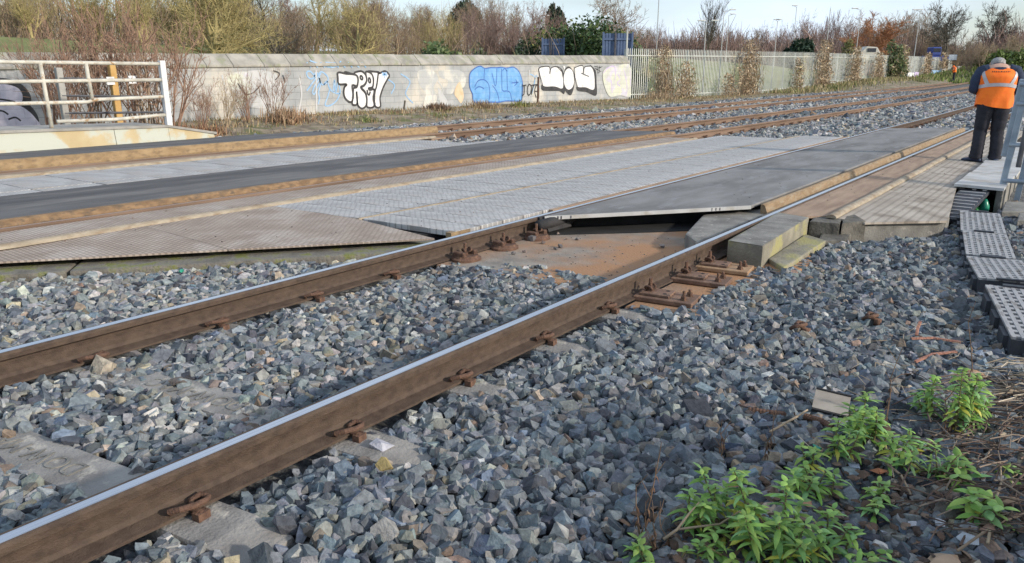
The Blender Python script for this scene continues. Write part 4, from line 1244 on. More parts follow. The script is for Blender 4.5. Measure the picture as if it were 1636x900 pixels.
# ================================================================== PALISADE FENCE
PXX = -21.4
t = thing('palisade_fence', 'pale grey-green steel palisade fence continuing from the end of the graffiti wall', 'fence', (PXX, 39, 0))
lo_ = tuple(t.location)
def ptop(y): return 2.58 + 0.0125 * min(y - 39, 40) + 0.008 * max(0, min(y - 79, 90))
def pbase(y): return float(ground_z(PXX, y))
bay = 2.75
y = 38.95
i = 0
while y < 158:
    zt, zb = ptop(y), pbase(y) - 0.1
    MB().box(PXX - 0.12, PXX - 0.03, y - 0.05, y + 0.05, zb - 0.2, zt - 0.08).build('post', M['palisade'], t, lo_)
    b = MB()
    n = 11
    st = bay / n
    for j in range(n):
        yy = y + (j + 0.5) * st
        wdt = 0.048 if y < 70 else 0.06
        zt2, zb2 = ptop(yy), pbase(yy) - 0.05
        ln = random.uniform(-0.012, 0.012)
        v = [(PXX + 0.02, yy - wdt, zb2), (PXX + 0.035, yy, zb2), (PXX + 0.02, yy + wdt, zb2), (PXX + 0.02, yy - wdt + ln, zt2 - 0.08), (PXX + 0.035, yy + ln, zt2), (PXX + 0.02, yy + wdt + ln, zt2 - 0.08)]
        v += [(x - 0.006, yv, z) for x, yv, z in v]
        b.add(v, [(0, 1, 4, 3), (1, 2, 5, 4), (7, 6, 9, 10), (8, 7, 10, 11), (6, 0, 3, 9), (2, 8, 11, 5), (3, 4, 10, 9), (4, 5, 11, 10)])
    b.build('pales', M['palisade'], t, lo_)
    r_ = MB()
    for zz in (0.30, 0.0):
        z0 = ptop(y) - 0.42 if zz else pbase(y) + 0.3
        z1 = ptop(y + bay) - 0.42 if zz else pbase(y + bay) + 0.3
        r_.extrude([(-0.02, -0.03), (0.02, -0.03), (0.02, 0.03), (-0.02, 0.03)], [(PXX + 0.05, y, z0), (PXX + 0.05, y + bay, z1)])
    r_.build('cross_rail', M['palisade'], t, lo_)
    y += bay
    i += 1
MB().tube([(WX - 0.3, 38.75, 1.2), (WX - 0.3, 38.75, 3.55)], 0.05, 6).build('tall_end_post', M['palisade'], t, lo_)

# low painted blocks along the foot of the far fence
for i, (px0, px1, m_, lab) in enumerate([(1448, 1458, 'gr_white', 'low white block at the foot of the far fence'), (1458.5, 1465, 'gr_purple', 'low lilac painted block at the foot of the far fence'), (1485, 1500, 'gr_blue_faint', 'low block painted pale blue at the foot of the far fence'),
                                      (1501, 1516, 'gr_pale', 'low cream block right of the blue painted block'), (1527, 1534, 'gr_cream', 'low pale block behind the distant worker')]):
    a_, b_ = atx(px0, 130, -20.3), atx(px1, 130, -20.3)
    g = float(ground_z(-20.3, a_[1]))
    zt_ = max(g + 0.9, float(atx(px0, 118, -20.3)[2]))
    single('low_block', MB().box(-20.6, -20.2, float(a_[1]), float(b_[1]) - 0.1, g - 0.3, zt_), M[m_], lab, 'block', bevel=0.03)

# ================================================================== BARE TREES
def branch(rr, p, d, L_, r0, r1, nseg, wob, up):
    pts, q, dr = [p.copy()], p.copy(), d.copy()
    for i in range(nseg):
        dr = (dr + Vector((rr.gauss(0, wob), rr.gauss(0, wob), rr.gauss(0, wob))) + Vector((0, 0, up))).normalized()
        q = q + dr * (L_ / nseg)
        pts.append(q.copy())
    return pts, [r0 + (r1 - r0) * i / nseg for i in range(nseg + 1)]

def tree_geo(seed, h, kind):
    """returns trunk MB and crown MB; kind: oak, upright, shrub, willow, sapling"""
    rr = random.Random(seed)
    T, Cn = MB(), MB()
    par = {'oak': dict(stems=1, tr=0.30, ang=(35, 75), up=0.10, n=(9, 7, 6, 5), ln=(0.55, 0.55, 0.5, 0.5), tw=0.012),
           'round': dict(stems=1, tr=0.26, ang=(28, 62), up=0.10, n=(12, 9, 8, 6), ln=(0.62, 0.5, 0.45, 0.45), tw=0.016),
           'upright': dict(stems=1, tr=0.12, ang=(12, 30), up=0.16, n=(16, 6, 5, 3), ln=(0.75, 0.45, 0.45, 0.45), tw=0.014),
           'shrub': dict(stems=9, tr=0.03, ang=(20, 55), up=0.12, n=(5, 4, 4, 0), ln=(0.42, 0.45, 0.5, 0.5), tw=0.006),
           'willow': dict(stems=6, tr=0.2, ang=(25, 60), up=0.14, n=(8, 6, 5, 3), ln=(0.5, 0.5, 0.5, 0.5), tw=0.014),
           'thicket': dict(stems=5, tr=0.25, ang=(25, 65), up=0.09, n=(8, 6, 5, 3), ln=(0.5, 0.5, 0.5, 0.5), tw=0.011)}[kind]
    for s in range(par['stems']):
        if par['stems'] == 1:
            d = Vector((rr.gauss(0, 0.05), rr.gauss(0, 0.05), 1)).normalized()
            base = Vector((0, 0, -0.3))
            L0 = h * (0.55 if kind == 'oak' else 0.6)
        else:
            a = rr.uniform(0, 6.28)
            sp = 0.32 if kind != 'shrub' else 0.45
            d = Vector((math.cos(a) * sp * rr.random(), math.sin(a) * sp * rr.random(), 1)).normalized()
            base = Vector((math.cos(a) * 0.05 * h * rr.random(), math.sin(a) * 0.05 * h * rr.random(), -0.2))
            L0 = h * rr.uniform(0.55, 0.85)
        r0 = par['tr'] * (h / 10 if kind != 'shrub' else h / 3.2) * rr.uniform(0.7, 1.1)
        pts, rs = branch(rr, base, d, L0, r0, r0 * 0.35, 7, 0.07, 0.05)
        T.tube(pts, rs, 6, cap=False)
        def grow(pts, rs, lev, L_):
            n = par['n'][lev]
            if n == 0: return
            for i in range(n):
                t0 = rr.uniform(0.22 if lev == 0 else 0.1, 1.0)
                if kind == 'upright' and lev == 0: t0 = rr.uniform(0.12, 0.6)
                if i == 0: t0 = 1.0
                k = min(int(t0 * (len(pts) - 1)), len(pts) - 2)
                fr = t0 * (len(pts) - 1) - k
                p = pts[k].lerp(pts[k + 1], fr)
                ax = (pts[k + 1] - pts[k]).normalized()
                rad = (rs[k] + (rs[k + 1] - rs[k]) * fr)
                an = R(rr.uniform(*par['ang'])) * (0.5 if t0 == 1.0 else 1)
                ph = rr.uniform(0, 6.28)
                o1 = ax.orthogonal().normalized()
                o2 = ax.cross(o1)
                dd = (ax * math.cos(an) + (o1 * math.cos(ph) + o2 * math.sin(ph)) * math.sin(an)).normalized()
                LL = L_ * par['ln'][lev] * rr.uniform(0.7, 1.2) * (1.15 - 0.45 * t0 if lev == 0 else 1)
                rb = max(rad * rr.uniform(0.4, 0.62), par['tw'])
                last = lev == 3 or par['n'][min(lev + 1, 3)] == 0
                re = par['tw'] * 0.5 if last else max(rb * 0.4, par['tw'])
                bp_, br_ = branch(rr, p, dd, LL, rb, re, 4 if lev < 2 else 2, 0.13, par['up'])
                (T if lev == 0 else Cn).tube(bp_, br_, 5 if lev == 0 else (4 if lev == 1 else 3), cap=False)
                if not last: grow(bp_, br_, lev + 1, LL)
        grow(pts, rs, 0, L0)
    return T, Cn

def make_tree(seed, h, kind, bark, twig, label, cat='tree', group=None, name='bare_tree'):
    T, Cn = tree_geo(seed, h, kind)
    t = thing(name, label, cat, (0, 0, 0), 0, group)
    T.build('trunk', BARK[bark], t)
    Cn.build('crown', BARK[twig], t)
    return t

HT = {}
def put(o, px, D, top_py, h, rz=None, jitter=0):
    """stand a tree of height h so that its top reaches row top_py at distance D"""
    x, y = far(px, D)
    g = float(ground_z(x, y))
    real = max(max(v_.co.z for v_ in c.data.vertices) for c in o.children) if 'crown_height' not in HT.get(o.children[0].data.name, {}) else HT[o.children[0].data.name]['crown_height']
    HT[o.children[0].data.name] = {'crown_height': real}
    s = max(0.3, (zfar(top_py, D) - g) / real)
    o.location = (x, y, g)
    o.scale = (s, s, s)
    o.rotation_euler = (0, 0, rz if rz is not None else random.uniform(0, 6.28))

TP = {}
def tree(key, px, D, top_py, label, group=None, cat=None):
    seed, h, kind, bark, twig = KINDS[key]
    nm = 'bare_shrub' if kind == 'shrub' else 'bare_tree'
    if key not in TP:
        o = TP[key] = make_tree(seed, h, kind, bark, twig, label, cat or ('shrub' if kind == 'shrub' else 'tree'), group, nm)
    else:
        o = copy_tree(TP[key], label=label)
        if group: o['group'] = group
        elif 'group' in o: del o['group']
    put(o, px, D, top_py, h)
    return o
KINDS = {'oakA': (1, 10, 'oak', 'dark', 'dark'), 'roundA': (31, 10, 'round', 'dark', 'dark'), 'oakB': (2, 10, 'oak', 'brown', 'brown'), 'oliveA': (3, 10, 'thicket', 'olive', 'olive'), 'oliveB': (4, 10, 'oak', 'olive', 'olive'),
         'brownA': (5, 10, 'thicket', 'brown', 'brown'), 'brownB': (6, 10, 'willow', 'brown', 'brown'), 'purpleA': (7, 10, 'willow', 'purple', 'purple'), 'purpleB': (8, 10, 'upright', 'purple', 'purple'),
         'poplar': (9, 10, 'upright', 'dark', 'dark'), 'orange': (10, 8, 'round', 'orange', 'orange'), 'tanA': (11, 6, 'willow', 'tan', 'tan'), 'shrubR': (12, 3.2, 'shrub', 'red', 'red'), 'shrubB': (13, 3.2, 'shrub', 'brown', 'red'), 'shrubT': (14, 3.2, 'shrub', 'tan', 'tan')}
# named trees that can be told apart
tree('roundA', 1512, 135, 4, 'large dark bare tree with a round crown, right of the orange tree')
tree('roundA', 1577, 150, 8, 'dark bare tree on the far right, behind the near worker')
tree('poplar', 1127, 120, -2, 'narrow upright bare tree standing alone against the sky')
o = tree('orange', 1385, 128, 20, 'rusty orange bare tree with a dense round crown')
o.scale = (o.scale.x * 1.55, o.scale.y * 1.55, o.scale.z)
tree('oakB', 955, 62, -30, 'spreading bare tree rising behind the ivy bush')
tree('oliveB', 572, 40, -25, 'yellowish bare tree with forked limbs behind the white lettering')
tree('oakA', 452, 42, -40, 'dark bare tree with a crooked limb, left of the white lettering')
for i, (px, D) in enumerate([(333, 33), (347, 35), (352, 33), (364, 34)]):
    tree('oliveB', px, D, -60, ['slim yellow-green trunked tree behind the wall, leftmost of four', 'slim pale trunked tree behind the wall, second of four', 'slim tree third of the four behind the wall', 'slim bright yellow trunked tree, rightmost of the four behind the wall'][i])
# thicket behind the wall
gA = 'bare trees of the thicket behind the graffiti wall'
rt_ = random.Random(5)
for i in range(40):
    px = -60 + i * 26 + rt_.uniform(-14, 14)
    olive = rt_.random() < (0.75 if px < 330 else 0.35 if px < 620 else 0.1)
    key = rt_.choice(['oliveA', 'oliveA', 'oliveB']) if olive else rt_.choice(['brownA', 'brownB', 'purpleA', 'brownA'])
    if px > 980: key = rt_.choice(['brownA', 'purpleA'])
    D = rt_.uniform(42, 70)
    top = rt_.uniform(-70, -5) if px < 380 else rt_.uniform(-35, 24) if px < 640 else rt_.uniform(-12, 35) if px < 900 else rt_.uniform(15, 50)
    if 850 < px < 1010: D = max(D, 60)
    tree(key, px, D, top, 'yellowish bare tree in the thicket behind the graffiti wall' if olive else 'brown bare tree in the thicket behind the graffiti wall', gA + (', yellowish' if olive else ', brown'))
for i in range(26):
    px = -40 + i * 42 + rt_.uniform(-16, 16)
    tree(rt_.choice(['purpleA', 'brownB', 'purpleA']), px, rt_.uniform(85, 120), rt_.uniform(-5, 35) if px < 880 else rt_.uniform(34, 52), 'hazy brown tree in the back row of the wood behind the wall', 'trees in the back row behind the wall')
gB = 'bare trees of the far wood behind the palisade fence'
for i in range(34):
    px = 985 + i * 19.5 + rt_.uniform(-8, 8)
    D = rt_.uniform(150, 200)
    top = 42 if px < 1250 else 22 if px < 1470 else 52
    tree(rt_.choice(['purpleA', 'purpleB', 'brownB', 'purpleA']), px, D, top + rt_.uniform(-6, 14), 'purplish brown bare tree in the far wood behind the palisade fence', gB)
for i in range(16):
    px = 1430 + i * 14 + rt_.uniform(-5, 5)
    tree(rt_.choice(['tanA', 'brownA']), px, rt_.uniform(138, 152) if px < 1530 else rt_.uniform(115, 150), rt_.uniform(52, 76), 'low tan bare tree on the bank at the far right', 'low trees on the far right bank')
# shrubs in front of the wall
for i, (key, px, X, top, lab) in enumerate([('shrubR', 110, -17.2, 20, 'reddish many-stemmed shrub behind the middle of the tubular fence'), ('shrubB', 150, -18.3, -10, 'tall brown shrub behind the ochre post'), ('shrubR', 205, -17.6, -15, 'tall reddish shrub rising above the wall beside the ochre post'),
        ('shrubB', 240, -17.0, -5, 'dense shrub by the white end post'), ('shrubR', 272, -18.0, 10, 'shrub leaning right beyond the white end post'), ('shrubR', 86, -19.0, 30, 'thin shrub left of the other shrubs behind the fence'), ('shrubT', 360, -19.2, 118, 'small dry shrub in front of the wall under the four slim trees'),
        ('shrubR', 395, -19.6, 112, 'small reddish sapling in front of the grey paint patch'), ('shrubR', 438, -19.8, 105, 'thin reddish sapling left of the blue scribble'), ('shrubR', 322, -18.6, 125, 'low reddish shrub right of the fence end')]):
    d = np.array(atx(px, 190, X))
    seed, h, kind, bark, twig = KINDS[key]
    if key not in TP:
        o = TP[key] = make_tree(seed, h, kind, bark, twig, lab, 'shrub', None, 'bare_shrub')
    else:
        o = copy_tree(TP[key], label=lab)
    g = float(ground_z(X, d[1])) + 0.03
    zt = float(atx(px, top, X)[2])
    s = (zt - g) / h
    o.location = (X, float(d[1]), g)
    o.scale = (s, s, s)
    o.rotation_euler = (0, 0, i * 1.3)

# ================================================================== EVERGREENS
def leaf_cloud(n, rx, ry, rz, size, tints, seed, lumps=9, name='foliage', shell=0.55):
    r_ = np.random.default_rng(seed)
    cs = r_.normal(0, 1, (lumps, 3)); cs /= np.linalg.norm(cs, axis=1)[:, None]
    cs[:, 2] = np.abs(cs[:, 2]) * 0.9 - 0.1
    cs *= r_.uniform(0.35, 0.75, (lumps, 1))
    lr = r_.uniform(0.28, 0.5, lumps)
    w_ = r_.integers(0, lumps, n)
    d = r_.normal(0, 1, (n, 3)); d /= np.linalg.norm(d, axis=1)[:, None]
    rad = lr[w_] * (shell + (1 - shell) * r_.random(n)) * (1 + 0.09 * r_.normal(0, 1, n))
    p = cs[w_] + d * rad[:, None]
    p[:, 2] = np.maximum(p[:, 2], -0.25)
    p = p * np.array([rx, ry, rz])
    a = r_.normal(0, 1, (n, 3)); a = a + d * 0.8; a /= np.linalg.norm(a, axis=1)[:, None]
    b = np.cross(a, r_.normal(0, 1, (n, 3))); b /= np.linalg.norm(b, axis=1)[:, None]
    c = np.cross(a, b)
    s = (size * r_.uniform(0.6, 1.3, n))[:, None]
    v = np.stack([p - b * s, p + c * s * 0.55, p + b * s, p - c * s * 0.55], 1).reshape(-1, 3)
    f = np.arange(4 * n).reshape(-1, 4)
    tt = np.array(tints)
    tc_ = tt[(w_ * 7 + r_.integers(0, 2, n)) % len(tt)] * np.exp(r_.normal(0, 0.25, (n, 1)))
    return v, f, np.repeat(tc_, 4, 0)

def bush(name, label, px, D, top_py, wpx, tints, n, size, seed, cat='bush', flat=0.9, lumps=9, base_z=None):
    x, y = far(px, D)
    g = float(ground_z(x, y)) if base_z is None else base_z
    hgt = zfar(top_py, D) - g
    rx = wpx * D / F / 2
    v, f, tn = leaf_cloud(n, rx, rx * flat, hgt * 0.85, size, tints, seed, lumps)
    v[:, 2] += hgt * 0.12
    t = thing(name, label, cat, (x, y, g))
    attr_mesh('foliage', v, f, tn, M['evergreen'], t)
    rr = random.Random(seed)
    b = MB()
    for _ in range(6):
        a = rr.uniform(0, 6.28)
        b.tube([(0, 0, -0.2), (0.25 * rx * math.cos(a), 0.25 * rx * math.sin(a), hgt * 0.35), (0.5 * rx * math.cos(a), 0.5 * rx * math.sin(a), hgt * 0.65)], [0.08, 0.05, 0.02], 5)
    b.build('stems', BARK['dark'], t)
    return t
DG = [(0.028, 0.048, 0.022), (0.045, 0.075, 0.03), (0.035, 0.06, 0.026)]
bush('ivy_bush', 'large domed dark ivy bush rising over the wall, beside the blue metal fence', 932, 50, 10, 225, [(0.045, 0.08, 0.03), (0.075, 0.125, 0.04), (0.06, 0.095, 0.04), (0.20, 0.21, 0.06), (0.06, 0.095, 0.035)], 36000, 0.13, 21, flat=0.5, lumps=30)
bush('evergreen_bush', 'dark evergreen bush left of the ivy bush', 850, 50, 52, 90, DG, 5000, 0.13, 22)
bush('evergreen_bush', 'dark low evergreen left end of the dark hedge, above the blue letters', 812, 49, 62, 60, DG, 3500, 0.13, 23)
bush('green_bush', 'light green leafy bush behind the wall, between white and blue lettering', 705, 35, 36, 130, [(0.13, 0.18, 0.07), (0.17, 0.21, 0.09), (0.10, 0.145, 0.055)], 4200, 0.12, 24)
bush('green_bush', 'grey-green thin bush above the blue letters', 765, 42, 42, 70, [(0.14, 0.16, 0.09), (0.11, 0.14, 0.07)], 2000, 0.11, 25)
bush('evergreen_bush', 'wide dark evergreen dome in the distance behind the palisade fence', 1272, 130, 52, 60, [(0.015, 0.035, 0.02), (0.022, 0.048, 0.026)], 4000, 0.35, 26)
bush('green_bush', 'yellow-green bush above the palisade fence, below the orange tree', 1352, 95, 58, 44, [(0.17, 0.16, 0.06), (0.14, 0.15, 0.05)], 2500, 0.2, 27)
bush('green_bush', 'pale green bush above the far fence, right of the orange tree', 1428, 98, 58, 46, [(0.12, 0.16, 0.06), (0.14, 0.16, 0.08)], 2500, 0.2, 28)
for i, (px, D, tp, wd) in enumerate([(1598, 118, 72, 60), (1628, 108, 66, 60), (1576, 128, 80, 44)]):
    bush('hedge_bush', ['green bush on the far right bank behind the near worker', 'green bush at the right edge of the photo on the bank', 'low green bush on the bank left of the near worker'][i], px, D, tp, wd, [(0.10, 0.15, 0.03), (0.14, 0.19, 0.05), (0.12, 0.15, 0.05)], 4200, 0.25, 30 + i)
for i, (px, D, tp, wd) in enumerate([(598, 100, 8, 60), (745, 100, -4, 60), (885, 95, 6, 42), (345, 60, -10, 70), (30, 60, 10, 80)]):
    x, y = far(px, D); g = float(ground_z(x, y)); hgt = zfar(tp, D) - g
    rx = wd * D / F / 2
    t = thing('conifer', ['dark conifer behind the thicket above the white lettering', 'dark conifer behind the thicket above the blue letters', 'small dark conifer on the skyline left of the ivy bush', 'dark evergreen tree behind the four slim trunks', 'dark evergreen tree at the left edge behind the wall'][i], 'tree', (x, y, g))
    v, f, tn = leaf_cloud(4500, rx, rx, hgt * 0.5, 0.24, [(0.03, 0.05, 0.03), (0.045, 0.065, 0.04), (0.05, 0.07, 0.04)], 40 + i, 12)
    sc_ = np.clip(1.25 - (v[:, 2] / (hgt * 0.5) + 0.3) * 0.75, 0.15, 1.2)
    v[:, 0] *= sc_; v[:, 1] *= sc_; v[:, 2] += hgt * 0.52
    attr_mesh('crown', v, f, tn, M['evergreen'], t)
    MB().tube([(0, 0, -0.3), (0, 0, hgt * 0.9)], [0.2, 0.05], 6).build('trunk', BARK['dark'], t)

# unseen hedge added right of and behind the camera to shade the foreground
v, f, tn = leaf_cloud(26000, 1.0, 1.0, 1.0, 0.05, DG, 55, 1, shell=0.0)
r5 = np.random.default_rng(5)
k = len(v) // 4
cen = v.reshape(k, 4, 3).mean(1, keepdims=True)
loc_ = v.reshape(k, 4, 3) - cen
cen2 = np.stack([r5.uniform(-0.45, 0.45, k), r5.uniform(-4.2, 4.2, k), r5.uniform(-0.1, 1.0, k) ** 0.9], 1)
cen2[:, 2] = np.nan_to_num(cen2[:, 2], nan=0.02) * (1.62 + 0.16 * np.sin(cen2[:, 1] * 2.1) + 0.10 * np.sin(cen2[:, 1] * 5.3))
v = (loc_ + cen2[:, None, :]).reshape(-1, 3)
t = thing('added_shade_hedge', 'dark green hedge added out of view to shade the stones at the lower right', 'hedge', (2.7, -0.6, -0.4))
attr_mesh('foliage', v, f, tn, M['evergreen'], t)
b = MB()
for i in range(9):
    b.tube([(0, -4 + i, -0.1), (0.05, -4 + i, 1.2)], [0.04, 0.02], 5)
b.build('stems', BARK['dark'], t)
# brushwood filling the wood behind the wall, too dense to count
def brushwood(name, label, n, seg, cols, seed, hmin, hmax, rad, kind_y):
    r_ = np.random.default_rng(seed)
    px = r_.uniform(seg[0], seg[1], n); D = r_.uniform(seg[2], seg[3], n)
    fh = np.array([-math.sin(PSI), math.cos(PSI)]); rh = np.array([math.cos(PSI), math.sin(PSI)])
    xy = fh[None] * D[:, None] + rh[None] * ((px - CX) / F * D * math.cos(TH))[:, None]
    z = ground_z(xy[:, 0], xy[:, 1])
    h = r_.uniform(hmin, hmax, n) * (0.7 + 0.3 * np.sin(px * 0.02 + seed) ** 2)
    V, Fc, T = [], [], []
    a = r_.uniform(0, 6.28, n)
    base_ = np.stack([xy[:, 0], xy[:, 1], z + h * r_.uniform(0, 0.45, n)], 1)
    ln = h * r_.uniform(0.25, 0.6, n)
    le = np.abs(r_.normal(0, 0.55, n))
    d = np.stack([np.cos(a) * np.sin(le), np.sin(a) * np.sin(le), np.cos(le)], 1)
    s = np.cross(d, r_.normal(0, 1, (n, 3))); s /= np.linalg.norm(s, axis=1)[:, None]
    rr_ = (rad * r_.uniform(0.5, 1.4, n))[:, None]
    bow = np.cross(d, s) * (ln * r_.normal(0, 0.08, n))[:, None]
    mid = base_ + d * (ln * 0.5)[:, None] + bow
    tip = base_ + d * ln[:, None]
    s2 = np.cross(d, s)
    v = np.stack([base_ + s * rr_, base_ - s * rr_ * 0.5 + s2 * rr_, base_ - s * rr_ * 0.5 - s2 * rr_, mid + s * rr_ * 0.8, mid - s * rr_ * 0.4 + s2 * rr_ * 0.8, mid - s * rr_ * 0.4 - s2 * rr_ * 0.8, tip + s * rr_ * 0.3, tip - s * rr_ * 0.15 + s2 * rr_ * 0.3, tip - s * rr_ * 0.15 - s2 * rr_ * 0.3], 1).reshape(-1, 3)
    k = np.arange(n)[:, None] * 9
    f = np.concatenate([k + np.array([[i, (i + 1) % 3, (i + 1) % 3 + 3, i + 3]]) + o_ for o_ in (0, 3) for i in range(3)], 0)
    tt = np.array(cols)[r_.integers(0, len(cols), n)] * np.exp(r_.normal(0, 0.25, (n, 1)))
    o = attr_mesh(name, v, f, np.repeat(tt, 9, 0), M['straw'])
    return tag(o, label, 'brushwood', kind='stuff')
brushwood('brushwood', 'brown leafless brushwood filling the wood behind the graffiti wall', 12000, (-120, 1020, 48, 80), [(0.25, 0.18, 0.12), (0.20, 0.14, 0.10), (0.30, 0.225, 0.15), (0.27, 0.22, 0.11)], 91, 2.5, 5.5, 0.016, 0)
brushwood('far_brushwood', 'purplish leafless brushwood of the far wood behind the palisade fence', 20000, (960, 1680, 140, 190), [(0.23, 0.155, 0.13), (0.26, 0.185, 0.155), (0.20, 0.135, 0.115)], 92, 5, 10.5, 0.05, 0)
# dry creepers climbing the palisade fence
def creeper(label, px, wpx, top_py, X, n, seed, tints):
    rr = random.Random(seed)
    p = atx(px, 120, X)
    y = float(p[1]); g = float(ground_z(X, y))
    zt = float(atx(px, top_py, X)[2])
    D = y * math.cos(PSI) - X * math.sin(PSI)
    wy = abs(float(atx(px + wpx / 2, 120, X)[1]) - y)
    t = thing('dry_creeper', label, 'creeper', (X, y, g))
    b = MB()
    for _ in range(n):
        q = Vector((rr.uniform(-0.1, 0.35), rr.gauss(0, 0.5) * wy, -0.1))
        hh = (zt - g) * rr.uniform(0.35, 1.0)
        pts = [q.copy()]
        for s in range(6):
            q = q + Vector((rr.gauss(0, 0.10), rr.gauss(0, 0.16) * wy * 0.6, hh / 6))
            pts.append(q.copy())
        if rr.random() < 0.4:
            pts.append(q + Vector((rr.uniform(0, 0.5), rr.gauss(0, 0.5), -rr.uniform(0.1, 0.6))))
        b.tube(pts, [0.02 - 0.002 * i for i in range(len(pts))], 3, cap=False)
    b.build('stems', BARK['tan'], t)
    r_ = np.random.default_rng(seed)
    m_ = n * 17
    pz = r_.beta(1.0, 1.25, m_) * (zt - g)
    pp_ = np.stack([r_.uniform(-0.15, 0.55, m_) * (1.1 - 0.5 * pz / (zt - g)), r_.normal(0, 0.40, m_) * wy * (1.25 - 0.55 * pz / (zt - g)), pz], 1)
    a = r_.normal(0, 1, (m_, 3)); a /= np.linalg.norm(a, axis=1)[:, None]
    c = np.cross(a, r_.normal(0, 1, (m_, 3))); c /= np.linalg.norm(c, axis=1)[:, None]
    s = (0.0016 * D * r_.uniform(0.5, 1.3, m_))[:, None]
    v = np.stack([pp_ - a * s * 1.6, pp_ + c * s * 0.35, pp_ + a * s * 1.6, pp_ - c * s * 0.35], 1).reshape(-1, 3)
    tt = np.array(tints)[r_.integers(0, len(tints), m_)] * np.exp(r_.normal(0, 0.3, (m_, 1)))
    attr_mesh('dead_leaves', v, np.arange(4 * m_).reshape(-1, 4), np.repeat(tt, 4, 0), M['straw'], t)
TAN = [(0.38, 0.29, 0.19), (0.46, 0.37, 0.25), (0.28, 0.20, 0.125)]
GT = TAN + [(0.20, 0.20, 0.07)]
for i, (px, wp_, tp, X, n, tn, lab) in enumerate([
        (1056, 26, 70, -20.9, 60, TAN, 'tan dead creeper climbing the palisade fence nearest the graffiti wall'), (1092, 34, 98, -20.6, 50, TAN, 'low bushy dead creeper, second along the palisade fence'), (1193, 34, 62, -20.8, 90, TAN, 'tall wide brown creeper covering the fence below the twin lamps'),
        (1163, 22, 118, -20.6, 24, TAN, 'low dead weeds left of the tall wide brown creeper'), (1273, 14, 92, -20.9, 26, GT, 'thin greenish creeper on the fence below the dark evergreen dome'), (1313, 24, 62, -20.8, 70, TAN, 'tall tan creeper topping the fence left of the yellow-green bush'),
        (1363, 20, 74, -20.8, 50, TAN, 'tan creeper on the fence below the orange tree'), (1400, 18, 84, -20.7, 40, TAN, 'short brown creeper on the fence right of the orange tree'), (1436, 26, 70, -20.6, 60, GT, 'green and tan creeper on the fence below the pale green bush'),
        (1478, 14, 84, -20.6, 34, TAN, 'dead creeper on the far fence left of the blue truck'), (1504, 14, 84, -20.6, 30, TAN, 'dead creeper on the far fence below the blue truck'), (1541, 16, 78, -20.4, 36, TAN, 'dead creeper at the far end of the fence behind the distant worker')]):
    creeper(lab, px, wp_, tp, X, n, 60 + i, tn)

# ================================================================== blue fence, vehicles, lamps
def blue_panel(name, label, px0, px1, top_py, D):
    x0, y0 = far(px0, D); x1, y1 = far(px1, D)
    zt = zfar(top_py, D); g = float(ground_z(x0, y0))
    L_ = math.hypot(x1 - x0, y1 - y0)
    t = thing(name, label, 'metal fence', (x0, y0, g), math.atan2(y1 - y0, x1 - x0))
    n = max(4, int(L_ / 0.16))
    b = MB()
    for i in range(n):
        a = i * L_ / n
        b.box(a, a + L_ / n * 0.62, -0.01, 0.03, 0, zt - g)
        b.box(a + L_ / n * 0.6, a + L_ / n * 1.01, 0.012, 0.03, 0, zt - g - 0.02)
    b.build('sheeting', M['blue_paint'], t)
    MB().box(0, L_, -0.06, -0.012, zt - g - 0.38, zt - g - 0.28).build('cross_rail', M['blue_paint'], t)
    for a in (0.0, L_ * 0.42, L_):
        MB().box(a - 0.05, a + 0.05, -0.12, -0.062, 0, zt - g + 0.06).build('post', M['black_steel'] if a == L_ * 0.42 else M['blue_paint'], t)
blue_panel('blue_fence', 'blue metal sheet fence right of the ivy bush, above the end of the wall', 962, 1008, 58, 45)
blue_panel('blue_fence', 'blue metal sheet panel left of the ivy bush', 866, 900, 66, 49)
def lamp(label, px, D, base_py, top_py, arms, r=0.045):
    x, y = far(px, D)
    g = float(ground_z(x, y))
    h = zfar(top_py, D) - g
    t = thing('street_lamp', label, 'street lamp', (x, y, g), PSI)
    MB().tube([(0, 0, -0.5), (0, 0, h * 0.5), (0, 0, h)], [r * 1.5, r * 1.2, r], 6).build('pole', M['lamp'], t)
    for s in arms:
        ln = s * D / F
        MB().tube([(0, 0, h - 0.1), (ln * 0.6, 0, h + 0.15), (ln, 0, h + 0.2)], r * 0.6, 5).build('arm', M['lamp'], t)
        sg = 1 if ln > 0 else -1
        MB().box(min(ln, ln - sg * 0.9), max(ln, ln - sg * 0.9), -0.15, 0.15, h + 0.12, h + 0.26).build('lamp_head', M['gr_white'], t, bevel=0.04)
for px, D, tp, arms, lab in [(1123, 95, 42, (-13, 19), 'short twin-armed street lamp in front of the narrow upright tree'), (1150, 110, 26, (18,), 'street lamp with one arm right of the narrow upright tree'), (1158, 125, 32, (10,), 'thinner street lamp just right of the one-armed lamp'),
        (1235, 120, 40, (-6, 6), 'faint street lamp left of the dark evergreen dome'), (1263, 130, 20, (-7,), 'street lamp rising from the dark evergreen dome'), (1316, 120, 22, (), 'slim pole left of the orange tree'), (1364, 110, 24, (-14,), 'street lamp in front of the orange tree'),
        (1457, 115, 26, (-12, 3), 'bright topped street lamp left of the large dark bare tree'), (869, 90, 35, (-8, 7), 'low lamp above the blue panel left of the ivy bush')]:
    lamp(lab, px, D, 0, tp, arms)
x, y = far(1047, 70); g = float(ground_z(x, y))
t = thing('mast', 'very thin tall mast running out of the top of the photo above the palisade fence', 'mast', (x, y, g))
MB().tube([(0, 0, 0), (0, 0, 10.5)], [0.05, 0.03], 6).build('pole', M['lamp'], t)
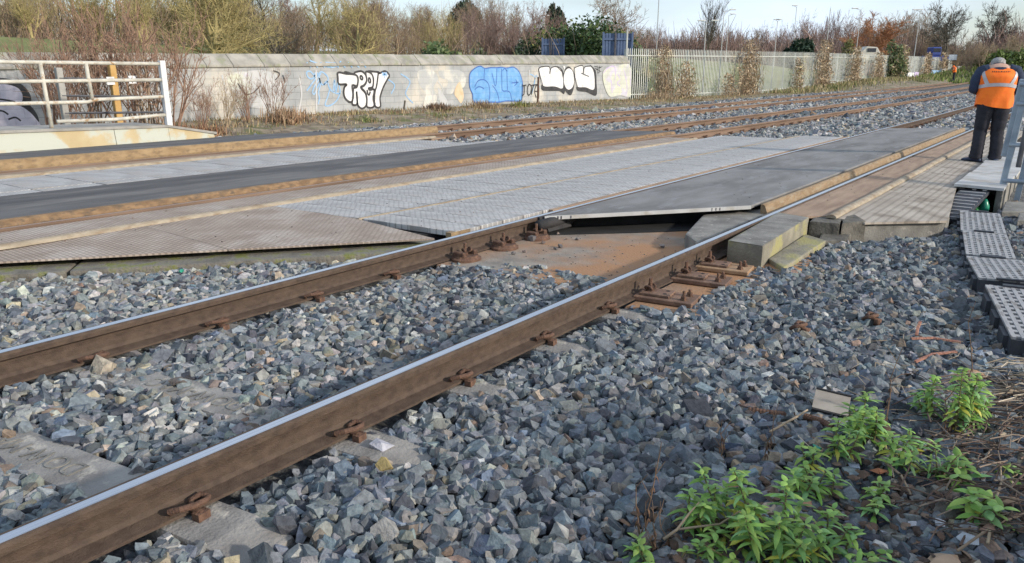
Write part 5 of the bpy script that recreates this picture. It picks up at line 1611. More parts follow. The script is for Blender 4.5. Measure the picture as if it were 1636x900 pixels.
# truck and van behind the far fence
x, y = far(1490, 129); g = float(ground_z(x, y)); zc = zfar(85, 129)
t = thing('blue_truck', 'blue truck cab showing over the far palisade fence', 'truck', (x, y, zc - 2.4), PSI)
MB().box(-1.7, 1.7, -1, 1, 0.8, 1.75).add([], []).build('chassis_body', M['truck_blue'], t, bevel=0.08)
MB().box(-1.0, 0.5, -0.9, 0.9, 1.76, 3.1).build('cab', M['truck_blue'], t, bevel=0.12)
MB().box(-0.85, 0.35, -0.93, -0.905, 2.3, 2.9).build('window', M['glass_dark'], t)
MB().box(1.75, 3.2, -0.9, 0.9, 1.0, 1.9).build('load_box', M['galv'], t, bevel=0.05)
for wx in (-1.1, 1.3):
    MB().tube([(wx, -1.02, 0.5), (wx, 1.02, 0.5)], 0.5, 16).build('wheel', M['rubber'], t)
x, y = far(1383, 112); zc = zfar(84, 112)
t = thing('parked_van', 'cream van roof showing over the palisade fence below the orange tree', 'van', (x, y, zc - 1.6), PSI)
MB().loft([[(-1.4, s, 0.3), (1.4, s, 0.3), (1.45, s, 1.2), (0.9, s * 0.9, 2.1), (-0.6, s * 0.9, 2.2), (-1.4, s * 0.95, 1.4)] for s in (-0.9, 0.9)]).build('body', M['vehicle_white'], t, bevel=0.08)
MB().box(-0.5, 0.7, -0.93, -0.88, 1.45, 1.95).build('window', M['glass_dark'], t)
for wx in (-0.9, 0.9):
    MB().tube([(wx, -0.94, 0.3), (wx, 0.94, 0.3)], 0.34, 14).build('wheel', M['rubber'], t)

# ================================================================== verge litter and dry grass in front of the wall
def blades(name, region, n, hmin, hmax, wd, tints, seed, m, lean=0.6, zf=None):
    r_ = np.random.default_rng(seed)
    x, y = region(r_, n)
    vis, dep = visible(x, y, np.zeros_like(x), 0.25)
    x, y = x[vis], y[vis]
    n = len(x)
    z = (zf or ground_z)(x, y)
    h = r_.uniform(hmin, hmax, n)
    a = r_.uniform(0, 6.28, n)
    le = np.abs(r_.normal(0, lean, n))
    dx, dy = np.cos(a) * np.sin(le), np.sin(a) * np.sin(le)
    dz = np.cos(le)
    b = r_.uniform(0, 6.28, n)
    wx_, wy_ = np.cos(b) * wd, np.sin(b) * wd
    p0_ = np.stack([x, y, z], 1)
    wv = np.stack([wx_, wy_, 0 * wx_], 1)
    mid = p0_ + np.stack([dx * h * 0.5, dy * h * 0.5, dz * h * 0.6], 1)
    tip = p0_ + np.stack([dx * h, dy * h, dz * h * 0.9], 1)
    v = np.stack([p0_ - wv, p0_ + wv, mid + wv * 0.8, mid - wv * 0.8, tip + wv * 0.15, tip - wv * 0.15], 1).reshape(-1, 3)
    k = np.arange(n)[:, None] * 6
    f = np.concatenate([k + np.array([[0, 1, 2, 3]]), k + np.array([[3, 2, 4, 5]])], 0)
    tt = np.array(tints)[r_.integers(0, len(tints), n)] * np.exp(r_.normal(0, 0.25, (n, 1)))
    return attr_mesh(name, v, f, np.repeat(tt, 6, 0), m)
def verge_region(r_, n):
    y = r_.uniform(8.5, 62, n)
    d = np.abs(r_.normal(0, 1, n))
    x = -20.85 + np.minimum(d * 2.1, 5.2) * (0.55 + 0.45 * np.sin(y * 0.7) ** 2)
    return x, y
o = blades('dry_grass', verge_region, 24000, 0.05, 0.24, 0.011, [(0.36, 0.28, 0.16), (0.28, 0.20, 0.11), (0.20, 0.12, 0.07), (0.42, 0.35, 0.22), (0.16, 0.17, 0.06)], 71, M['straw'], 0.8)
tag(o, 'dry tan grass and dead stalks along the foot of the graffiti wall', 'grass', kind='stuff')
def verge_far(r_, n):
    return -20.9 + np.abs(r_.normal(0, 1.6, n)), r_.uniform(60, 150, n)
o = blades('far_dry_grass', verge_far, 9000, 0.2, 0.6, 0.03, [(0.38, 0.31, 0.19), (0.30, 0.24, 0.12), (0.20, 0.22, 0.08)], 72, M['straw'], 0.7)
tag(o, 'dry tan and greenish grass along the far palisade fence', 'grass', kind='stuff')
def bank_region(r_, n):
    return r_.uniform(-24, 10, n), r_.uniform(112, 185, n)
o = blades('bank_grass', bank_region, 14000, 0.3, 0.9, 0.06, [(0.13, 0.19, 0.04), (0.17, 0.22, 0.06), (0.22, 0.22, 0.09)], 73, M['straw'], 0.5)
tag(o, 'bright green rough grass on the far right bank', 'grass', kind='stuff')
def weed_clump(label, px, py, X, r, n, hmax, tints, seed, m='straw'):
    p = atx(px, py, X)
    y = float(p[1])
    def reg(r_, k): return X + r_.normal(0, r * 0.5, k), y + r_.normal(0, r * 0.6, k)
    o = blades('weed_clump', reg, n, 0.08, hmax, 0.014, tints, seed, M[m], 0.9)
    # give the clump its own origin
    me = o.data
    g = float(ground_z(X, y))
    me.transform(Matrix.Translation((-X, -y, -g)))
    o.location = (X, y, g)
    tag(o, label, 'weeds')
RB = [(0.24, 0.11, 0.06), (0.18, 0.09, 0.055), (0.32, 0.19, 0.11)]
for i, (px, py, X, r, n, hm, tn, lab) in enumerate([(292, 188, -17.6, 0.45, 700, 0.5, RB, 'red-brown dead fern clump beside the white end post'), (225, 198, -16.3, 0.7, 900, 0.3, RB, 'red-brown dead leaves heaped behind the tubular fence'), (458, 190, -19.3, 0.55, 900, 0.62, [(0.36, 0.24, 0.15), (0.28, 0.17, 0.10), (0.42, 0.31, 0.2)], 'tall tan dead weed clump left of the blue scribble'),
        (335, 200, -18.0, 0.3, 800, 0.35, [(0.34, 0.24, 0.15), (0.25, 0.16, 0.10)], 'tan dead weeds right of the kerb ramp'), (55, 202, -19.5, 0.28, 260, 0.3, [(0.09, 0.14, 0.03), (0.12, 0.17, 0.05)], 'small green weed in front of the lilac graffiti'), (590, 198, -18.3, 0.35, 260, 0.18, [(0.10, 0.14, 0.04), (0.2, 0.2, 0.08)], 'small green weed below the white lettering'),
        (698, 182, -18.3, 0.4, 260, 0.2, [(0.12, 0.16, 0.05), (0.2, 0.2, 0.08)], 'green weed on the verge right of the white lettering'), (830, 165, -19.8, 0.35, 300, 0.45, [(0.20, 0.20, 0.06), (0.14, 0.16, 0.05)], 'yellow-green weed below the right end of the blue letters'), (700, 172, -19.9, 0.4, 900, 0.4, [(0.16, 0.10, 0.07), (0.22, 0.15, 0.1)], 'dark brown bramble heap at the foot of the cream paint patch'),
        (770, 168, -19.8, 0.55, 700, 0.5, [(0.35, 0.27, 0.16), (0.28, 0.2, 0.12)], 'straw coloured weeds at the foot of the blue letters'), (1050, 152, -20.4, 0.9, 700, 0.7, TAN, 'tan dead grass tuft under the first creeper'), (1335, 132, -18.8, 0.8, 400, 0.7, [(0.12, 0.16, 0.05), (0.2, 0.2, 0.08)], 'green tuft at the foot of the far fence'), (1472, 130, -16.5, 0.9, 400, 0.7, [(0.12, 0.16, 0.05), (0.2, 0.2, 0.08)], 'green tuft between the low painted blocks')]):
    weed_clump(lab, px, py, X, r, n, hm, tn, 80 + i)
p = atx(350, 212, -17.2)
single('plastic_bag', MB().stone((-17.2, float(p[1]), float(ground_z(-17.2, p[1])) + 0.06), 0.16, 5, 0.35), M['bag'], 'crumpled white plastic bag on the ground past the kerb ramp', 'bag')
p = atx(859, 150, -20.2); g = float(ground_z(-20.2, p[1]))
single('rusty_stake', MB().tube([(-20.2, float(p[1]), g - 0.1), (-20.18, float(p[1]) + 0.02, g + 1.25)], 0.045, 6), M['rust'], 'rusty upright stake in front of the small black letters', 'stake')
p = atx(644, 178, -20.0); g = float(ground_z(-20.0, p[1]))
single('wooden_stake', MB().tube([(-20.0, float(p[1]), g - 0.1), (-19.98, float(p[1]) + 0.1, g + 0.42)], 0.035, 6), BARK['dark'], 'short dark stump stake right of the white lettering', 'stake')

# ================================================================== TROUGH, LATTICE COVERS, GATE ON THE RIGHT
t = thing('cable_trough', 'concrete cable trough with flat pale grey lids and an open dark end', 'trough', (-0.95, 10.4, -0.3))
lo_ = tuple(t.location)
MB().box(-1.15, -1.08, 10.45, 17.5, -0.42, -0.05).build('side_wall', M['concrete'], t, lo_, bevel=0.006)
MB().box(-0.76, -0.69, 10.45, 17.5, -0.42, -0.05).build('side_wall', M['concrete'], t, lo_, bevel=0.006)
MB().box(-1.08, -0.76, 10.5, 17.5, -0.44, -0.36).build('floor', M['painted_void'], t, lo_)
for ya, yb, dx in [(10.36, 11.75, 0.0), (11.77, 13.3, 0.015), (13.32, 15.0, -0.01), (15.02, 17.5, 0.0)]:
    ll = MB()
    v = []
    for y in np.linspace(ya, yb, 5):
        wv = 0.006 * math.sin(y * 5)
        v += [(-1.19 + dx, y, -0.048 + wv), (-0.68 + dx, y, -0.048 - wv), (-0.68 + dx, y, -0.016 - wv), (-1.19 + dx, y, -0.016 + wv)]
    f = []
    for i in range(4):
        for j in range(4):
            f.append((i * 4 + j, i * 4 + (j + 1) % 4, i * 4 + 4 + (j + 1) % 4, i * 4 + 4 + j))
    f += [(3, 2, 1, 0), (16, 17, 18, 19)]
    ll.add(v, f).build('lid', M['lid'], t, lo_)
sp = MB()
for i in range(9):
    y = 10.6 + i * 0.75
    sp.box(-0.688, -0.675, y, y + 0.05, -0.4, -0.06)
sp.build('side_ribs', M['kerb_top'], t, lo_)
p = at(1560, 330, -0.22)
single('green_bottle', MB().loft([[(p[0] + 0.05 + r * math.cos(a), 10.42 + r * math.sin(a), z) for a in np.linspace(0, 6.2832, 14, endpoint=False)] for z, r in ((-0.37, 0.055), (-0.25, 0.055), (-0.20, 0.035), (-0.17, 0.02))]), M['green_plastic'], 'teal green plastic bottle standing in the open end of the trough', 'bottle', smooth=True)
single('green_tube', MB().tube([(p[0] - 0.06, 10.40, -0.33), (p[0] - 0.0, 10.36, -0.29)], 0.04, 12), mat('lime_plastic', (0.05, 0.35, 0.08), (0.08, 0.45, 0.12), rough=0.3), 'bright green plastic tube lying beside the teal bottle', 'tube', smooth=True)

def lattice(name_label):
    t = thing('lattice_cover', name_label, 'trough cover', (0, 0, 0), 0, 'black plastic lattice covers in a row on the stones')
    tray = MB()
    tray.box(-0.5, 0.5, -0.5, 0.5, -0.11, -0.006)
    for s in (-1, 1):
        for y0 in (-0.42, -0.12, 0.20):
            tray.box(s * 0.5 if s > 0 else -0.57, 0.57 if s > 0 else -0.5, y0, y0 + 0.16, -0.12, -0.015)
    tray.build('tray', M['plastic'], t)
    d = MB()
    nx, ny = 7, 13
    for i in range(nx + 1):
        x = -0.47 + i * 0.94 / nx
        d.box(x - 0.032, x + 0.032, -0.49, 0.49, -0.006, 0.008)
    for j in range(ny + 1):
        y = -0.49 + j * 0.98 / ny
        for i in range(nx):
            xa = -0.47 + i * 0.94 / nx + 0.032
            xb = -0.47 + (i + 1) * 0.94 / nx - 0.032
            off = (0.0 if i % 2 else 0.5 * 0.98 / ny)
            ya = max(-0.49, min(0.47, y + off - 0.018))
            d.box(xa, xb, ya, ya + 0.034, -0.006, 0.0065)
    d.build('perforated_deck', M['plastic_top'], t)
    for s in (-1, 1):
        MB().box(-0.22, 0.22, s * 0.5 - 0.02, s * 0.5 + 0.02, 0.009, 0.02).build('edge_clip', M['plastic'], t)
    return t
lt = None
for NL, NR, FL, FR, lab, tilt in [((1536, 373), (1606, 372), (1533, 341), (1597, 339), 'perforated black plastic cover nearest the open trough', 0.0), ((1545, 408), (1622, 412), (1537, 374), (1607, 374), 'perforated black plastic cover, second from the trough', 0.02),
                                  ((1566, 452), (1660, 452), (1546, 412), (1628, 412), 'perforated black plastic cover, third from the trough, raised over the next', -0.02), ((1622, 545), (1738, 545), (1577, 468), (1668, 462), 'perforated black plastic cover at the right edge, closest to the camera', 0.03)]:
    z0 = -0.14
    q = [np.array(at(px, py, z0)) for px, py in (NL, NR, FL, FR)]
    c = sum(q) / 4
    wx = 0.5 * (q[1] - q[0] + q[3] - q[2]); wy = 0.5 * (q[2] - q[0] + q[3] - q[1])
    yaw = math.atan2(wy[1], wy[0]) - math.pi / 2
    if lt is None:
        lt = lattice(lab); o = lt
    else:
        o = copy_tree(lt, label=lab)
    o.location = tuple(c)
    W_ = abs(wx[0] * math.cos(yaw) + wx[1] * math.sin(yaw))
    o.scale = (W_, float(np.linalg.norm(wy)) * 1.0, 1.0)
    o.rotation_euler = (tilt, tilt * 0.5, yaw)
# panel leaning in the trough mouth
a = np.array(at(1510, 352, -0.2)); b = np.array((-0.98, 10.42, -0.09))
t = thing('leaning_cover', 'black plastic cover leaning diagonally into the open end of the trough', 'trough cover', tuple(a))
dr = (Vector(b) - Vector(a)); L_ = dr.length
mx_ = Matrix.Translation(Vector(a)) @ dr.to_track_quat('Y', 'Z').to_matrix().to_4x4()
MB().box(-0.14, 0.16, 0, L_, -0.02, 0.02, mx_).build('board', M['plastic'], t, tuple(a), bevel=0.004)
rb = MB()
for i in range(9):
    rb.box(-0.12, 0.14, 0.06 + i * L_ / 9.5, 0.09 + i * L_ / 9.5, 0.02, 0.028, mx_)
rb.build('ribs', M['plastic_top'], t, tuple(a))
for xx in (0.0, 0.11):
    MB().box(xx - 0.02, xx + 0.02, L_ - 0.03, L_ + 0.05, -0.01, 0.035, mx_).build('end_lug', M['lid'], t, tuple(a))
for cs, lab in [([(1600, 338), (1645, 338), (1640, 322), (1606, 322)], 'flat weathered slab by the foot of the grey gate'), ([(1625, 352), (1660, 352), (1655, 340), (1628, 340)], 'small slab piece at the right edge below the grey gate')]:
    single('paving_slab', quad(cs, -0.3, -0.17), M['concrete'], lab, 'slab', bevel=0.01)

t = thing('steel_gate', 'leaning blue-grey steel gate cut off by the right edge, behind the trough', 'gate', (-0.62, 10.72, -0.3))
lo_ = tuple(t.location)
gl = 0.07
MB().extrude([(-0.035, -0.02), (0.035, -0.02), (0.035, 0.02), (-0.035, 0.02)], [(-0.740, 10.72, -0.3), (-0.655, 10.72, 1.24)], up=(0, 1, 0)).build('leaning_post', M['galv'], t, lo_, bevel=0.006)
MB().extrude([(-0.038, -0.012), (0.038, -0.012), (0.038, 0.012), (-0.038, 0.012)], [(-0.765, 10.79, 0.30), (-0.710, 10.79, 1.20)], up=(0, 1, 0)).build('flat_plate', M['galv'], t, lo_, bevel=0.01)
MB().tube([(-0.600, 10.66, 0.2), (-0.575, 10.66, 1.28)], 0.028, 8).build('dark_bar', M['black_steel'], t, lo_, smooth=False)
MB().extrude([(-0.03, -0.02), (0.03, -0.02), (0.03, 0.02), (-0.03, 0.02)], [(-0.570, 10.78, -0.35), (-0.500, 10.78, 1.15)], up=(0, 1, 0)).build('rear_post', M['galv'], t, lo_)
for z0, z1 in ((0.92, 0.93), (0.45, 0.46), (0.03, 0.03), (1.14, 1.15)):
    MB().tube([(-0.73, 10.70, z0), (1.4, 10.9, z1)], 0.026, 8).build('rail_tube', M['galv'], t, lo_, smooth=True)

# ================================================================== THE WORKERS
def ring(c, rx, ry, n=20, tilt=0.0, rr=None, wr=0.0):
    out = []
    for j in range(n):
        a = 2 * math.pi * j / n
        q = 1 + (wr * math.sin(a * 3 + c[2] * 40) if wr else 0)
        x, y = rx * math.cos(a) * q, ry * math.sin(a) * q
        out.append((c[0] + x, c[1] + y * math.cos(tilt), c[2] + y * math.sin(tilt)))
    return out
def oring(c, d, r, n=12, flat=1.0):
    d = Vector(d).normalized()
    s = d.cross(Vector((0, 1, 0.01))).normalized() if abs(d.y) < 0.9 else d.cross(Vector((1, 0, 0))).normalized()
    u = d.cross(s)
    return [tuple(Vector(c) + s * (r * math.cos(2 * math.pi * j / n)) + u * (r * flat * math.sin(2 * math.pi * j / n))) for j in range(n)]
def limb(pts, rs, n=12, wr=0.0, seed=0):
    """clothing tube along a bent limb, with folds"""
    rr = random.Random(seed)
    P_ = [Vector(p) for p in pts]
    rings = []
    m = 6
    for i in range(len(P_) - 1):
        for s in range(m):
            u = s / m
            c = P_[i].lerp(P_[i + 1], u)
            d0 = (P_[i + 1] - P_[i]).normalized()
            d1 = (P_[min(i + 2, len(P_) - 1)] - P_[min(i + 1, len(P_) - 2)]).normalized()
            dm = (P_[i] - P_[max(i - 1, 0)]).normalized() if i else d0
            d = (dm * (1 - u) * 0.5 + d0 + d1 * u * 0.5)
            r = rs[i] + (rs[i + 1] - rs[i]) * u
            r *= 1 + wr * math.sin(7.3 * (i + u) * 2 + rr.uniform(-1, 1)) 
            rings.append(oring(c, d, r, n))
    rings.append(oring(P_[-1], P_[-1] - P_[-2], rs[-1], n))
    return rings

def worker(label, loc, yaw, facing_detail=True):
    t = thing('person', label, 'person', loc, yaw)
    # one continuous body, bowed over the hands
    J = [((0, 0.0, 0.90), 0.13), ((0, 0.0, 1.06), 0.135), ((0, 0.01, 1.22), 0.15), ((0, 0.03, 1.36), 0.12), ((0, 0.075, 1.43), 0.06), ((0, 0.13, 1.475), 0.075), ((0, 0.165, 1.49), 0.088), ((0, 0.20, 1.455), 0.07)]
    E_ = [(i, i + 1) for i in range(7)]
    def chain(start, pts):
        prev = start
        for p_, r_ in pts:
            J.append((p_, r_)); E_.append((prev, len(J) - 1)); prev = len(J) - 1
        return prev
    for s in (-1, 1):
        chain(0, [((s * 0.095, 0.0, 0.86), 0.095), ((s * (0.115 if s < 0 else 0.105), 0.02, 0.47), 0.058), ((s * 0.125, -0.01, 0.12), 0.042), ((s * 0.125 + (-0.05 if s < 0 else 0.0), 0.06, 0.045), 0.04), ((s * 0.125 + (-0.13 if s < 0 else 0.0), 0.14, 0.035), 0.03)])
        wr_ = chain(3, [((s * 0.19, 0.03, 1.36), 0.065), ((s * 0.255, 0.02, 1.10), 0.045), ((s * 0.12, 0.24, 1.06), 0.030), ((s * 0.085, 0.30, 1.07), 0.030)])
        for k in range(4):
            bx = s * (0.085 - 0.012) + (k - 1.5) * 0.018
            ln = (0.055, 0.07, 0.074, 0.062)[k]
            chain(wr_, [((bx, 0.335, 1.078), 0.0095), ((bx * 0.9, 0.335 + ln * 0.6, 1.07), 0.008), ((bx * 0.8, 0.335 + ln * 0.8, 1.05), 0.007)])
        chain(wr_, [((s * 0.045, 0.315, 1.09), 0.010), ((s * 0.03, 0.345, 1.10), 0.008)])
    me = bpy.data.meshes.new('body')
    me.from_pydata([p for p, r in J], E_, [])
    o = bpy.data.objects.new('body', me)
    COL.objects.link(o)
    o.parent = t
    md = o.modifiers.new('skin', 'SKIN')
    md.use_smooth_shade = True
    for i, (p, r) in enumerate(J):
        sv_ = me.skin_vertices[0].data[i]
        sv_.radius = (r, r)
        sv_.use_root = (i == 0)
    sb = o.modifiers.new('sub', 'SUBSURF')
    sb.levels = sb.render_levels = 1
    me.materials.append(M['skin'])
    # face and hair
    hc = Vector((0, 0.18, 1.462))
    hr = MB()
    hr.loft([[tuple(hc + Vector((rr_ * 0.094 * math.cos(a), -0.025 + rr_ * 0.114 * math.sin(a), zz)).copy()) for a in np.linspace(0, 2 * math.pi, 16, endpoint=False)] for zz, rr_ in ((-0.09, 0.86), (-0.05, 0.98), (-0.01, 1.04), (0.04, 1.0), (0.072, 0.75), (0.088, 0.35), (0.091, 0.06))])
    hr.build('hair', M['hair'], t, smooth=True)
    for s in (-1, 1):
        MB().loft([[(s * 0.088 + s * 0.012 * k, 0.175 + 0.018 * q * math.cos(a), 1.45 + 0.03 * q * math.sin(a)) for a in np.linspace(0, 2 * math.pi, 10, endpoint=False)] for k, q in ((0, 0.7), (1, 1.0), (1.3, 0.6))]).build('ear', M['skin'], t, smooth=True)
    MB().loft([[(0.018 * q * math.cos(a), 0.262 + yq, 1.435 + 0.02 * q * math.sin(a) - yq * 0.6) for a in np.linspace(0, 2 * math.pi, 8, endpoint=False)] for yq, q in ((0, 1), (0.018, 0.7), (0.024, 0.2))]).build('nose', M['skin'], t, smooth=True)
    for s in (-1, 1):
        MB().loft([[(s * 0.032 + 0.011 * q * math.cos(a), 0.252 + yq, 1.455 + 0.006 * q * math.sin(a)) for a in np.linspace(0, 2 * math.pi, 8, endpoint=False)] for yq, q in ((0, 1), (0.006, 0.7))]).build('eye', M['dark_mark'], t, smooth=True)
    # trousers: two legs joined at the seat
    tr = MB()
    for s in (-1, 1):
        kx = s * (0.115 if s < 0 else 0.108)
        tr.loft(limb([(s * 0.085, -0.005, 0.97), (s * 0.098, -0.02, 0.84), (s * 0.108, 0.0, 0.66), (kx, 0.015, 0.47), (s * 0.122, -0.01, 0.28), (s * 0.126, -0.012, 0.13), (s * 0.128, 0.0, 0.075)],
                     [0.12, 0.125, 0.108, 0.092, 0.088, 0.09, 0.094], 14, 0.05, 3 + s))
    tr.loft([ring((0, -0.005, z), rx, ry, 18) for z, rx, ry in ((1.02, 0.175, 0.13), (0.93, 0.19, 0.145), (0.86, 0.19, 0.14), (0.80, 0.13, 0.09))])
    tr.build('trousers', M['trouser'], t, smooth=True)
    # jacket sleeves and body
    jk = MB()
    for s in (-1, 1):
        jk.loft(limb([(s * 0.13, 0.03, 1.37), (s * 0.22, 0.025, 1.35), (s * 0.275, 0.01, 1.24), (s * 0.295, 0.015, 1.09), (s * 0.21, 0.13, 1.06), (s * 0.125, 0.24, 1.06)], [0.085, 0.085, 0.078, 0.068, 0.060, 0.048], 12, 0.05, 9 + s))
    jk.loft([ring((0, 0.055 + (z - 1.40) * 0.9 if z > 1.40 else 0.02, z), rx, ry, 18) for z, rx, ry in ((1.30, 0.17, 0.13), (1.40, 0.13, 0.10), (1.445, 0.082, 0.085), (1.475, 0.076, 0.085))])
    jk.build('jacket', M['navy'], t, smooth=True)
    # vest
    zs = [0.845, 0.87, 0.93, 1.0, 1.07, 1.14, 1.21, 1.28, 1.33, 1.37, 1.40, 1.425]
    RX_ = [0.252, 0.252, 0.246, 0.240, 0.240, 0.245, 0.250, 0.252, 0.246, 0.222, 0.165, 0.10]
    RY_ = [0.165, 0.166, 0.165, 0.162, 0.162, 0.165, 0.168, 0.165, 0.152, 0.13, 0.105, 0.082]
    def vest_p(a, z, off=0.0):
        rx = float(np.interp(z, zs, RX_)); ry = float(np.interp(z, zs, RY_))
        fold = 0.012 * math.sin(a * 7 + 2 * math.sin(z * 9)) * (1.3 - z) * 2.2
        cyy = 0.005 + 0.05 * max(0.0, (z - 1.28) / 0.14)
        hem = 0.028 * math.sin(a * 2 + 0.6) * max(0.0, 1 - (z - 0.845) / 0.12)
        pw = 0.86
        ca, sa = math.cos(a), math.sin(a)
        x = math.copysign(abs(ca) ** pw, ca) * (rx + fold + off)
        y = math.copysign(abs(sa) ** pw, sa) * (ry + fold + off)
        return (x, y + cyy, z + hem)
    NA = 40
    vs = MB()
    vs.loft([[vest_p(2 * math.pi * j / NA, z) for j in range(NA)] for z in np.linspace(0.845, 1.425, 24)], cap=False)
    vest = vs.build('vest', M['orange'], t, smooth=True)
    def vband(f_a, zlist, name='reflective_band'):
        b = MB()
        for i in range(len(zlist) - 1):
            pass
        v, fcs = [], []
        for z in zlist:
            a0, a1 = f_a(z)
            v += [vest_p(a0 + (a1 - a0) * k / 4, z, 0.006) for k in range(5)]
        for i in range(len(zlist) - 1):
            for k in range(4):
                fcs.append((i * 5 + k, i * 5 + k + 1, (i + 1) * 5 + k + 1, (i + 1) * 5 + k))
        b.add(v, fcs)
        b.build(name, M['reflective'], vest, smooth=True)
    hb = MB()
    for lo__, hi__ in ((1.115, 1.165),):
        v, fcs = [], []
        for j in range(NA):
            a = 2 * math.pi * j / NA
            dip = 0.035 * abs(math.cos(a)) ** 2 * -1 + 0.02
            v += [vest_p(a, lo__ + dip, 0.006), vest_p(a, hi__ + dip, 0.006)]
        for j in range(NA):
            j2 = (j + 1) % NA
            fcs.append((2 * j, 2 * j2, 2 * j2 + 1, 2 * j + 1))
        hb.add(v, fcs)
    hb.build('reflective_band', M['reflective'], vest, smooth=True)
    bk = -math.pi / 2
    for s in (-1, 1):
        vband(lambda z, s=s: (bk + s * (0.42 + 0.62 * (z - 1.15) / 0.25), bk + s * (0.72 + 0.62 * (z - 1.15) / 0.25)), list(np.linspace(1.15, 1.385, 8)))
        vband(lambda z, s=s: (-bk + s * (0.45 + 0.5 * (z - 1.15) / 0.25), -bk + s * (0.72 + 0.5 * (z - 1.15) / 0.25)), list(np.linspace(1.15, 1.37, 8)))
    mk_ = MB()
    for i in range(9):
        a = bk - 0.42 + i * 0.1
        q = vest_p(a, 1.338, 0.007); q2 = vest_p(a + 0.06, 1.338, 0.007)
        mk_.add([q, q2, (q2[0], q2[1] + 0.003, q2[2] + 0.017), (q[0], q[1] + 0.003, q[2] + 0.017)], [(0, 1, 2, 3)])
    mk_.build('faded_print', M['dark_mark'], vest)
    # boots
    for s, yw in ((-1, 0.95), (1, 0.1)):
        mb = MB()
        sec = [(-0.09, 0.036, 0.05), (-0.06, 0.044, 0.085), (0.0, 0.046, 0.10), (0.06, 0.048, 0.075), (0.12, 0.05, 0.055), (0.17, 0.044, 0.048), (0.195, 0.025, 0.035)]
        rings = []
        for yv, hw, hh in sec:
            rings.append([(hw * math.cos(a) * (1.0 if math.sin(a) > 0 else 1.06), yv, max(0.0, hh * 0.5 + hh * 0.5 * math.sin(a) * 1.0) + 0.012) for a in np.linspace(0, 2 * math.pi, 12, endpoint=False)])
        mb.loft(rings)
        m2 = Matrix.Translation((s * 0.127, -0.01, 0)) @ Matrix.Rotation(yw, 4, 'Z')
        mb.v = [tuple(m2 @ Vector(p)) for p in mb.v]
        bo = mb.build('boot', M['boot'], t, smooth=True)
        MB().prism([tuple((m2 @ Vector((x, y, 0)))[:2]) for x, y in ((-0.042, -0.095), (0.042, -0.095), (0.052, 0.1), (0.045, 0.18), (0.02, 0.205), (-0.02, 0.205), (-0.045, 0.18), (-0.052, 0.1))], 0.0, 0.022).build('sole', M['rubber'], bo)
    return t
zpl = zr(-1.14)
pw_ = at(1572, 260, zpl)
worker('person seen from behind with bowed head, orange vest and dark trousers, on the ribbed plate', (float(pw_[0]), float(pw_[1]), zpl), PSI - 0.35)
x, y = far(1525, 84)
wk2 = worker('distant person in an orange hi-vis jacket by the low painted blocks near the far fence', (x, y, float(ground_z(x, y)) + 0.02), PSI + 1.2)
g2 = zfar(128, 84)
wk2.location.z = max(g2, float(ground_z(x, y)))
for c in wk2.children:
    if c.name.startswith('jacket'):
        c.data.materials[0] = M['orange']
    if c.name.startswith('hair'):
        c.data.materials[0] = M['orange']

# ================================================================== WEEDS AND LITTER IN THE FOREGROUND
def leaf_geo(V, Fc, T, base, az, el, L_, wd, col, rr, droop):
    n = 5
    d = Vector((math.cos(az) * math.cos(el), math.sin(az) * math.cos(el), math.sin(el)))
    side = Vector((-math.sin(az), math.cos(az), 0))
    p = Vector(base)
    k0 = len(V)
    e = el
    tw = rr.uniform(-0.3, 0.3)
    for i in range(n + 1):
        u = i / n
        w_ = wd * (math.sin(math.pi * min(1, u * 0.93 + 0.07)) ** 0.8) * (1.1 - 0.35 * u)
        if i == n: w_ = 0.0006
        up_ = d.cross(side) * -1
        sd = (side * math.cos(tw) + up_ * math.sin(tw)).normalized()
        fold = up_ * (w_ * 0.35)
        V += [tuple(p - sd * w_ + fold), tuple(p), tuple(p + sd * w_ + fold)]
        sh_ = 1.0 + 0.12 * (u - 0.5)
        T += [tuple(c * sh_ for c in col)] * 3
        e -= droop / n
        d = Vector((math.cos(az) * math.cos(e), math.sin(az) * math.cos(e), math.sin(e)))
        p = p + d * (L_ / n)
    for i in range(n):
        a = k0 + 3 * i
        Fc += [(a, a + 1, a + 4, a + 3), (a + 1, a + 2, a + 5, a + 4)]
GREENS = [(0.17, 0.33, 0.06), (0.22, 0.40, 0.09), (0.13, 0.27, 0.07), (0.18, 0.36, 0.14), (0.29, 0.42, 0.09)]
YEL = (0.44, 0.44, 0.07)
